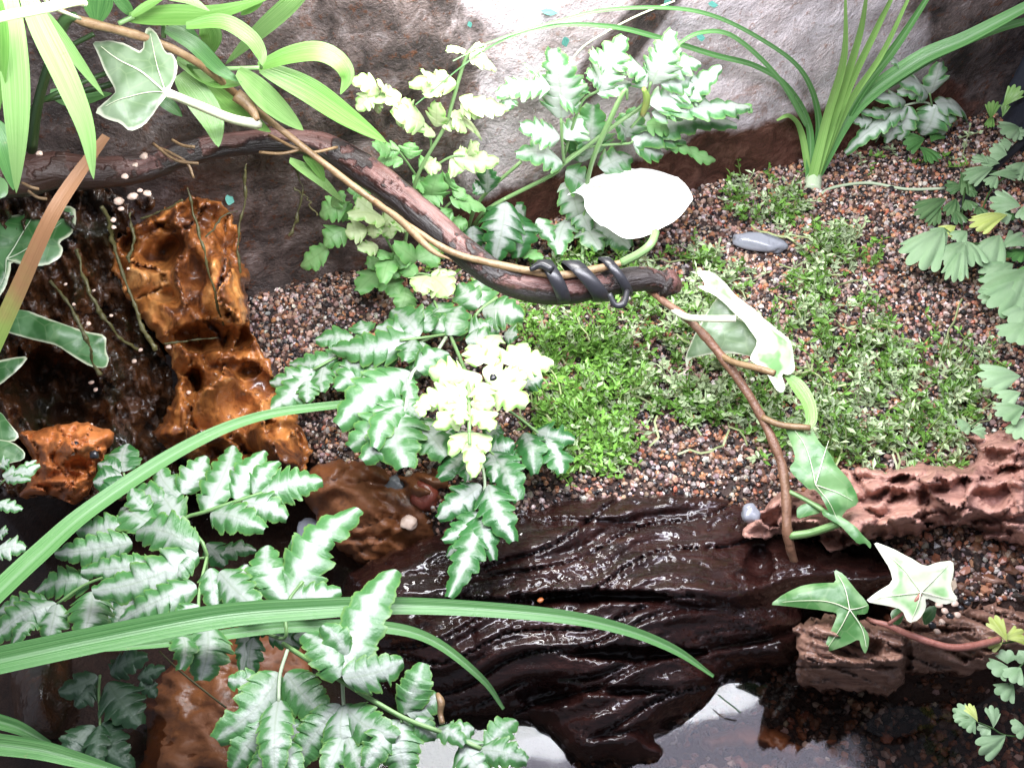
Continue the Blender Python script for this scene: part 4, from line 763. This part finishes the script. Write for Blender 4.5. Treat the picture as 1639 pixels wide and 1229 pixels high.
vein(a, '1305,776,.565;1317,735,.57;1328,700,.56', 1.2); vein(a, '1305,776,.565;1292,720,.56;1268,680,.52', .9); vein(a, '1305,776,.565;1335,785,.565;1372,802,.53', .9); vein(a, '1305,776,.565;1325,800,.56;1346,836,.52', .9)
ivy(v2, crop(1220, 620, 4.55, [(440, 870), (520, 900), (600, 950), (680, 1010), (740, 1080), (800, 1130), (792, 1170), (760, 1135), (745, 1130), (700, 1140), (640, 1080), (570, 1000), (500, 960), (440, 920)]), .42, 'ivy', curve=.1)
ivy(v2, crop(1220, 620, 4.55, [(250, 880), (290, 850), (380, 830), (440, 860), (430, 910), (350, 930), (255, 955)]), .36, 'leafgreen_ivy' if 'leafgreen_ivy' in M else 'ivy', curve=.1)
strips(v2, 'leaf', [((.62, .52), [10, 24, 22, 18, 10], '1258,600;1276,618;1293,645;1298,672;1290,686', 'spider')], M['spider'], fold=.3)
v3 = thing('ivy_shoot', Q(1600, 1020, .15), 'reddish ivy shoot with two star shaped leaves, lower right', 'ivy')
stemtube(v3, 'stem', '1388,990,.20;1402,995,.23;1420,1000,.25;1452,1014,.25;1490,1028,.25;1525,1036,.25;1560,1033,.25;1600,1023,.22', [3.5, 4, 5, 5.5, 6, 6, 6, 6], 'vine_red', n=60, rough=.1)
stemtube(v3, 'petiole', '1422,998,.27;1440,985,.32;1462,965,.42;1474,950,.46', 3, 'vine_red')
a = ivy(v3, crop(1220, 840, 4.0975, [(55, 500), (150, 430), (280, 380), (400, 370), (490, 370), (475, 275), (540, 310), (600, 400), (680, 490), (705, 530), (690, 580), (610, 580), (660, 650), (710, 720), (700, 800), (680, 840), (650, 790), (640, 740), (560, 780), (470, 810), (405, 830), (430, 740), (490, 600), (490, 570), (370, 550), (240, 530), (130, 510)]), .28, 'ivy', cen=(1355, 975), curve=.12)
for s in ('1360,976,.375;1320,962,.37;1240,960,.33', '1360,976,.375;1352,940,.37;1340,915,.35', '1360,976,.375;1345,1005,.37;1322,1040,.34', '1360,976,.375;1380,1005,.37;1388,1040,.34', '1360,976,.375;1378,972,.37;1390,968,.36'): vein(a, s, 1.0)
tag(a, 'glossy green leaf with pale veins')
a = ivy(v3, crop(1220, 840, 4.0975, [(735, 85), (850, 130), (960, 200), (1070, 270), (1160, 230), (1260, 220), (1265, 300), (1240, 400), (1295, 490), (1190, 520), (1070, 470), (1080, 540), (1030, 620), (960, 640), (920, 550), (820, 525), (680, 490), (740, 440), (860, 370), (840, 280), (780, 170)]), .46, 'ivy_white', cen=(1474, 948), curve=.1, half=24)
tag(a, 'white leaf flecked with green')
for s in ('1474,948,.475;1445,910,.47;1402,865,.43', '1474,948,.475;1440,952,.47;1388,958,.43', '1474,948,.475;1500,922,.47;1525,896,.44', '1474,948,.475;1505,955,.47;1532,960,.43', '1474,948,.475;1468,970,.47;1458,994,.44'): vein(a, s, 1.0)
ivy(v3, [(1425, 978), (1440, 970), (1448, 985), (1440, 1000), (1428, 998)], .2, 'ivy_dark'); ivy(v3, [(1475, 985), (1485, 970), (1500, 968), (1497, 990), (1480, 1002)], .2, 'ivy_dark')
v4 = thing('variegated_ivy', Q(-30, 480, .5), 'dark green ivy with cream edged leaves at the left edge', 'ivy')
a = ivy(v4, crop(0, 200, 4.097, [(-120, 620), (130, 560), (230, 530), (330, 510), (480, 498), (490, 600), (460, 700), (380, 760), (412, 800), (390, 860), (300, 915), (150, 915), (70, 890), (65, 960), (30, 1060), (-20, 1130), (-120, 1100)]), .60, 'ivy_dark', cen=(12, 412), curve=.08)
for s in ('10,415,.62;35,375,.63;58,335,.61', '10,415,.62;50,395,.63;105,345,.60', '10,415,.62;50,425,.62;85,422,.60', '10,415,.62;8,440,.61;-5,465,.6'): vein(a, s, 1.1, 'stemw')
stemtube(v4, 'stem', '-40,500,.45;-5,455,.55;10,415,.6', 4, 'stem')
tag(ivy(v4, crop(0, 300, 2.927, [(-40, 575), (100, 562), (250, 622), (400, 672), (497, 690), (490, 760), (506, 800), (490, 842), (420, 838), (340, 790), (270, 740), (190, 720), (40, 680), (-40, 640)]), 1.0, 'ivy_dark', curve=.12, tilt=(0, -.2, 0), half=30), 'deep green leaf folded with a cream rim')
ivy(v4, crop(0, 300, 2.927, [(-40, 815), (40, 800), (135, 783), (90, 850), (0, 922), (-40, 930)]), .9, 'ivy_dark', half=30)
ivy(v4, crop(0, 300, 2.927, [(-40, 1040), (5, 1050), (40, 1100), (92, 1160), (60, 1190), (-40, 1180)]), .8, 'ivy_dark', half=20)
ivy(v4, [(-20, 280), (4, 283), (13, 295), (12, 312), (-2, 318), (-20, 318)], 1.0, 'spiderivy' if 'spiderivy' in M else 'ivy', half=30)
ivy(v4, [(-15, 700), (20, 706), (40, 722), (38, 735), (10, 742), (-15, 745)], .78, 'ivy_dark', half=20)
# ---------------------------------------------------------------- maidenhair ferns
def maiden(root, label, lift, data, stems, name='maidenhair_fern', group=None, lobes=4):
    t = thing(name, Q(*root), label, 'fern', group)
    for s in stems: stemtube(t, 'stem', s, 1.5, 'cane')
    for d in data:
        m = 'fanleaf'
        q = d.split(':'); 
        if len(q) == 2: m = {'y': 'fanyel', 'd': 'fandark', 'g': 'palm_dark', 'b': 'spider'}[q[0]]
        for i, (x0, y0, x1, y1, w) in enumerate(nums(q[-1])):
            l = lift+random.uniform(-.04, .06)-(.12 if m in ('fandark', 'palm_dark') else 0)
            A = Q(x0, y0, l); B = Q(x1, y1, l+random.uniform(-.03, .04)); fan('leaflet', A, B, w*pw(A)*1.05, M[m], t, lobes=lobes, depth=.22)
    return t
maiden((1640, 470, .0), 'pale green maidenhair fern with fan leaflets along the right edge', .34, [
 '1511,367,1457,426,58;1545,388,1511,426,44;1546,385,1562,427,38;1541,395,1525,452,30;1548,370,1526,385,30;1600,376,1573,422,46;1602,398,1645,378,40;1634,330,1583,321,42;1622,422,1575,448,46;1644,432,1588,478,64;1515,365,1495,385,30;1638,330,1645,352,36;1620,345,1600,352,24',
 'y:1613,344,1554,365,30;1530,362,1505,375,24',
 'd:1540,300,1512,300,30;1537,275,1550,314,22;1515,318,1464,345,28;1505,325,1489,362,20;1530,318,1519,347,24;1545,320,1556,337,24;1552,305,1562,315,22;1560,330,1575,345,22;1525,335,1540,360,24',
 'g:1480,222,1446,232,32;1470,235,1502,260,30;1490,228,1502,212,28;1600,345,1625,345,18',
 '1632,204,1602,214,38;1618,212,1642,217,34;1612,248,1583,240,44;1600,262,1568,258,28;1582,262,1556,250,26;1590,268,1543,289,26;1582,280,1632,278,18;1596,282,1581,299,22;1640,260,1620,285,30;1620,230,1600,232,30',
 'b:1605,172,1633,138,24;1586,190,1590,161,18;1604,188,1611,164,12;1588,186,1582,205,12',
 '1634,602,1567,608,52;1634,628,1599,640,32;1640,652,1595,666,42;1640,668,1630,704,42',
 '1640,448,1598,507,64;1602,468,1566,479,30;1642,518,1612,547,56;1645,490,1620,520,50;1650,470,1618,455,46',
 '1553,680,1534,684,34;1553,690,1579,690,24', 'g:1640,400,1615,415,30;1600,440,1575,460,30;1630,430,1660,440,40'],
 ['1650,420,.1;1600,395,.3;1545,387,.34;1511,366,.34', '1655,300,.1;1600,275,.3;1545,285,.3', '1570,340,.2;1590,300,.3;1640,262,.32', '1645,610,.1;1640,650,.3;1645,690,.3', '1535,690,.05;1553,684,.3;1575,665,.3', '1588,205,.1;1586,188,.3', '1540,400,.1;1540,340,.2;1545,300,.22'])
maiden((1640, 1100, -.3), 'small maidenhair sprigs with round pale leaflets over the water, bottom right', .12, [
 'y:1612,1027,1586,985,24;1605,1022,1642,1014,28;1606,1022,1580,1035,20', '1613,1066,1584,1074,44;1612,1062,1610,1038,44;1634,1068,1614,1090,32;1622,1094,1599,1117,34;1630,1040,1645,1060,36;1640,1080,1650,1100,34',
 '1563,1155,1526,1131,26;1560,1150,1544,1168,26;1552,1147,1526,1151,20;1590,1165,1588,1128,22;1586,1163,1567,1173,30;1610,1176,1565,1204,32;1642,1165,1618,1166,36', 'y:1565,1155,1547,1126,16'],
 ['1655,1020,.1;1612,1028,.12;1590,1030,.12', '1650,1050,.1;1625,1075,.12;1615,1095,.12', '1650,1180,.05;1608,1176,.1;1588,1165,.12;1563,1155,.12'], lobes=3)
# ---------------------------------------------------------------- branch, strap, moss, bits
br = thing('driftwood_branch', P(60, 275, 1.3), 'reddish brown peeling branch arching over the plants', 'branch')
bp = [(-40, 290, 1.46), (30, 282, 1.42), (90, 272, 1.40), (150, 276, 1.37), (230, 268, 1.32), (300, 246, 1.30), (360, 234, 1.28), (430, 226, 1.27), (500, 230, 1.22), (560, 258, 1.15), (620, 299, 1.08), (680, 347, 1.0), (740, 399, .93), (800, 444, .86), (860, 464, .82), (920, 466, .80), (980, 453, .79), (1035, 447, .76), (1072, 457, .73)]
br_r = [30, 30, 29, 27, 22, 19, 18, 19, 21, 23, 24, 23, 22.5, 22, 22, 21, 19.5, 18, 16]
tube('bark', [P(*p) for p in bp], [pw(P(*p))*r for p, r in zip(bp, br_r)], M['branch'], br, 28, n=230, rough=.15, fr=3.2)
tube('broken_tip', [P(*p) for p in [(1060, 452, .76), (1075, 458, .73), (1080, 470, .70)]], [.07, .062, .035], M['branch'], br, 12, rough=.35, fr=14)
tube('peeling_strip', [P(*p) for p in [(598, 322, 1.16), (640, 352, 1.1), (690, 400, 1.02), (720, 415, .98)]], [.012, .02, .016, .004], M['vine_tan'], br)
for pts in ([(430, 216, 1.36), (470, 236, 1.35), (500, 244, 1.3), (540, 236, 1.26)], [(415, 244, 1.34), (450, 246, 1.34), (480, 240, 1.34)], [(252, 236, 1.42), (275, 246, 1.42), (300, 262, 1.38), (310, 285, 1.32)], [(245, 230, 1.44), (280, 256, 1.40), (318, 262, 1.38)], [(45, 306, 1.44), (60, 316, 1.42), (75, 319, 1.40)], [(275, 224, 1.42), (292, 233, 1.41), (312, 236, 1.40)], [(35, 293, 1.5), (50, 300, 1.5), (62, 303, 1.48)]):
    tube('bark_fibre', [P(*p) for p in pts], [.008]*len(pts), M['vine_tan'], br, 5)
# black strap wound three turns round branch and vine
def wrap(parent, cx, cy, z, rx, tiltpx, w):
    c = P(cx, cy, z); a = P(cx+40, cy-2, z-.01); axd = (a-c).normalized(); pts = []
    v = (CAM-c).normalized(); q = v.cross(axd).normalized(); v = axd.cross(q)
    V = []; F = []; n = 40; r = pw(c)*rx
    for i in range(n+1):
        an = 2*math.pi*i/n*1.0+.6
        o = axd*(pw(c)*tiltpx*(math.sin(an)))
        p = c+o+q*(math.sin(an)*r*1.18)+v*(math.cos(an)*r*1.12)+q*.02
        rad = (q*math.sin(an)+v*math.cos(an)).normalized()
        for s, h in ((-1, 0), (-.8, .013), (.8, .013), (1, 0)): V.append(p+axd*(s*w*.5*pw(c))+rad*h)
    for i in range(n):
        for k in range(3): F.append((i*4+k, i*4+k+1, i*4+k+5, i*4+k+4))
    return mk('loop', V, F, M['strap'], parent)
st = thing('rubber_strap', P(930, 455, .85), 'black rubber strap wound three times round branch and vine', 'strap')
wrap(st, 886, 457, .84, 27, -14, 24); wrap(st, 938, 456, .83, 26, -24, 30); wrap(st, 985, 449, .82, 24, -18, 18)
tube('tail', [P(*p) for p in [(975, 470, .9), (985, 488, .86), (998, 486, .86), (1004, 466, .86)]], [.014, .016, .018, .014], M['strap'], st)
tube('tail', [P(*p) for p in [(848, 432, .96), (866, 424, .98), (884, 432, .98)]], [.012, .022, .022], M['strap'], st)
# moss strands hanging from the branch
mo = [('300,300,1.30;310,360,1.16;325,420,1.02;345,480,.84;358,520,.66', 5), ('395,262,1.28;388,310,1.14;378,380,.96;380,440,.80;386,500,.60', 5), ('290,320,1.28;260,335,1.24;225,350,1.2', 4), ('470,265,1.1;480,300,1.0;474,350,.85;462,378,.78', 5), ('468,300,1.0;490,320,.94;508,345,.9', 4),
      ('160,330,1.3;175,390,1.1;200,450,.96;225,520,.8;250,560,.68', 8), ('120,400,1.1;150,470,.98;190,530,.8;220,560,.66', 7), ('205,340,1.25;215,380,1.18;208,420,1.1', 5), ('350,540,.56;300,545,.6;262,550,.62', 4), ('330,380,1.05;355,345,1.1;380,338,1.08', 3), ('90,450,1.0;130,530,.85;160,600,.62', 6)]
MOL = ['long olive moss strand crossing the middle of the orange root', 'olive moss strand hanging along the right rim of the orange root', 'short olive moss strand running left from the top of the orange root', 'olive moss strand hanging against the dark wall right of the orange root',
 'short side strand of moss on the dark wall, under the hanging palm leaf', 'thick olive moss strand running down the left side of the orange root', 'olive moss strand in the middle of the dark mossy wood', 'short moss strand over the dark hollow at the top of the orange root', 'moss strand lying level across the lower hollow of the orange root', 'short thin moss strand near the upper right of the orange root', 'moss strand on the dark wood just above the folded ivy leaf']
for (s, r), ml in zip(mo, MOL):
    q0 = smooth_pts(nums(s), 13); wob = np.cumsum(RNG.normal(0, 2.6, (13, 1)), 0); q0[:, :1] += wob-np.linspace(0, 1, 13)[:, None]*wob[-1]
    p = [P(*q) for q in q0]
    o = tube('moss_strand', p, [pw(a)*r*random.uniform(.22, .48) for a in p], M['moss'], None, 6, n=80, rough=1.0, fr=30)
    tag(o, ml, 'moss', 'moss strands below the branch')
TL = ['teal leaf bit lying level on the bright wall, left end of the grass arches', 'teal leaf bit standing upright between the two grass arches', 'teal leaf bit at the top edge above the dark wall patch', 'teal leaf bit on the wall right of the dark patch, under the arch', 'teal leaf bit at the top edge, furthest right on the wall', 'round teal leaf bit beside the top of the orange root', 'tiny teal leaf bit on the border of the dark and bright wall']
for (x, y, w, L, dx, dy), tl in zip([(880, 20, 14, 26, 1, .1), (905, 68, 14, 16, .2, 1), (1068, 4, 14, 20, .1, 1), (1122, 60, 16, 14, 1, .2), (1142, 8, 12, 16, 1, .1), (368, 320, 20, 18, .8, .4), (752, 40, 8, 10, .4, 1)], TL):
    A = Q(x-dx*L/2, y-dy*L/2, .03); B = Q(x+dx*L/2, y+dy*L/2, .03)
    o = strip('leaf_bit', [A, (A+B)/2, B], [w*pw(A)*k for k in (.6, 1, .5)], M['teal'], None, prof=prof_lance, fold=.1)
    tag(o, tl, 'leaf bit', 'teal leaf bits on the wall')
tag(stemtube(None, 'dry_twig', '865,112,.03;905,104,.06;940,70,.05;1015,28,.05;1080,2,.05', 1.6, 'cream', seg=5), 'thin pale dry twig leaning on the dark wall patch', 'twig')
tag(stemtube(None, 'pine_needle', '255,1042,.5;290,1075,.48;340,1115,.45;362,1132,.44', 1.6, 'moss', seg=5), 'thin dark needle lying over the water, bottom left', 'twig')
tag(stemtube(None, 'fine_stalk', '1150,1112,-.3;1168,1126,-.3;1185,1140,-.34', 1.2, 'cane', seg=5), 'tiny dark stalk in the water beside the black log', 'twig')
tag(stemtube(None, 'brown_husk', '1030,142,.62;1036,160,.62;1028,185,.6', [4, 6, 4], 'dead', seg=6, rough=.4), 'dry brown husk on the silver fern against the wall', 'husk')
tag(stemtube(None, 'curled_husk', '700,1110,1.05;706,1125,1.06;705,1142,1.04;708,1158,1.03', [3, 6, 5, 4], 'vine_tan', seg=6, rough=.5), 'tan curled dead tip of the foreground fern above the water', 'husk')
tag(stone('dark_seed', 789, 604, .82, 6, M['blackstone'], 'single dark seed on the white top of the central fern', 'seed', sc=(1, 1, .8)), None)
hs = [P(*p) for p in [(1535, 335, .06), (1558, 305, .07), (1590, 270, .08), (1650, 215, .1), (1700, 160, .1)]]
tag(tube('black_hose', hs, [.03]*5, M['strap'], None, 10, n=40), 'thin black hose lying on the gravel at the right edge', 'hose')
# ---------------------------------------------------------------- low ground cover: thousands of tiny leaves
def cover(name, polys, n_sprig, seed):
    R = np.random.default_rng(seed); LV = []; LF = []; C = []
    pol = [(np.array(p, float), d) for p, d in polys]; made = 0
    def leaf(c, d, nrm, L, w, col):
        s = np.cross(d, nrm); s /= max(np.linalg.norm(s), 1e-6); i = len(LV)
        LV.extend([c, c+d*L*.5+s*w*.5+nrm*w*.22, c+d*L, c+d*L*.5-s*w*.5+nrm*w*.22, c+d*L*.5]); C.extend([col]*5)
        LF.extend([(i, i+1, i+4), (i+1, i+2, i+4), (i+2, i+3, i+4), (i+3, i, i+4)])
    def thread(pts, r, col):
        for a, b in zip(pts[:-1], pts[1:]):
            d = b-a; s = np.cross(d, [0.2, -.6, .77]); s /= max(np.linalg.norm(s), 1e-6); u = np.cross(s, d); u /= max(np.linalg.norm(u), 1e-6); i = len(LV)
            for p in (a, b): LV.extend([p+s*r, p-s*r*.5+u*r*.8, p-s*r*.5-u*r*.8]); C.extend([col]*3)
            LF.extend([(i, i+1, i+4, i+3), (i+1, i+2, i+5, i+4), (i+2, i, i+3, i+5)])
    tot = sum(d for _, d in pol)
    for p, dens in pol:
        lo = p.min(0); hi = p.max(0); want = int(n_sprig*dens/tot); k = 0; guard = 0
        while k < want and guard < want*40:
            guard += 1
            q = R.uniform(lo, hi)
            if not inside(q[None], p)[0]: continue
            nz = mn.noise(Vector((q[0]*.016, q[1]*.016, 2)))+.6*mn.noise(Vector((q[0]*.05, q[1]*.05, 5)))
            if nz < R.uniform(-.45, .32): continue
            k += 1
            g = np.array(P(q[0], q[1], 0.0)); lush = .5+.5*mn.noise(Vector((q[0]*.009, q[1]*.009, 7)))+.45*(q[0] < 1000)
            base = np.array([.115, .24, .04])*(.6+lush*.8) if R.random() < .5+.35*(lush > .7) else np.array([.34, .43, .24])
            base = base*R.uniform(.7, 1.35)
            lean = R.normal(size=3)*.75; lean[2] = abs(lean[2])*.6+.5; lean /= np.linalg.norm(lean); H = R.uniform(.04, .20)
            side = R.normal(size=3)*.25; pts = [g+lean*H*t+side*H*t*t for t in np.linspace(0, 1, 4)]
            thread(pts, .0042, base*.8+np.array([.08, .07, .03]))
            for t in np.linspace(.25, 1, R.integers(3, 6)):
                c = pts[0]+lean*H*t+side*H*t*t
                for s_ in range(R.integers(2, 4)):
                    d = R.normal(size=3); d[2] = abs(d[2])*.5+.15; d /= np.linalg.norm(d); nr = np.array([0, -.3, 1.])+R.normal(size=3)*.4; nr /= np.linalg.norm(nr)
                    leaf(c, d, nr, R.uniform(.024, .066), R.uniform(.012, .028), np.clip(base*R.uniform(.75, 1.3), 0, .7))
        for _ in range(int(want*.05)):
            q = R.uniform(lo, hi)
            if not inside(q[None], p)[0]: continue
            a = R.uniform(0, 6.28); pts = [np.array(P(q[0], q[1], .06))]
            for j in range(R.integers(4, 8)):
                a += R.normal()*.6; pts.append(pts[-1]+np.array([math.cos(a)*.06, math.sin(a)*.06, R.normal()*.02]))
                pts[-1][2] = min(max(pts[-1][2], .03), .14)
            thread(pts, .0065, np.array([.36, .42, .20])*R.uniform(.7, 1.2))
    me = bpy.data.meshes.new(name); me.from_pydata([tuple(v) for v in LV], [], LF)
    at = me.attributes.new('col', 'FLOAT_COLOR', 'POINT'); at.data.foreach_set('color', np.hstack([np.array(C), np.ones((len(C), 1))]).ravel().astype(np.float32))
    me.materials.append(M['cover']); o = bpy.data.objects.new(name, me); COL.objects.link(o)
    return tag(o, 'low carpet of tiny green leaves spreading over the gravel', 'ground cover', kind='stuff')
cover('ground_cover', [([(825, 500), (900, 470), (1060, 480), (1180, 520), (1300, 470), (1400, 480), (1430, 540), (1440, 720), (1330, 735), (1200, 700), (1020, 660), (985, 745), (890, 750), (850, 650)], 10), ([(860, 560), (1000, 560), (1020, 660), (985, 760), (880, 755), (850, 660)], 4.2),
 ([(1165, 290), (1230, 275), (1290, 330), (1280, 370), (1210, 365), (1170, 340)], 1.1), ([(940, 400), (1100, 380), (1200, 440), (1150, 500), (960, 490), (850, 480), (830, 500), (900, 410)], 2.4), ([(1270, 380), (1350, 360), (1400, 430), (1330, 480), (1250, 470)], 1.2), ([(1420, 570), (1490, 545), (1580, 560), (1585, 610), (1530, 700), (1440, 725)], 1.9), ([(1180, 640), (1330, 640), (1440, 700), (1400, 745), (1330, 740), (1200, 740)], 1.6), ([(580, 440), (860, 420), (860, 500), (700, 470)], .35), ([(1430, 730), (1530, 720), (1530, 755), (1480, 755)], .25), ([(1500, 230), (1545, 220), (1540, 265), (1370, 290), (1360, 270)], .15)], 2050, 5)
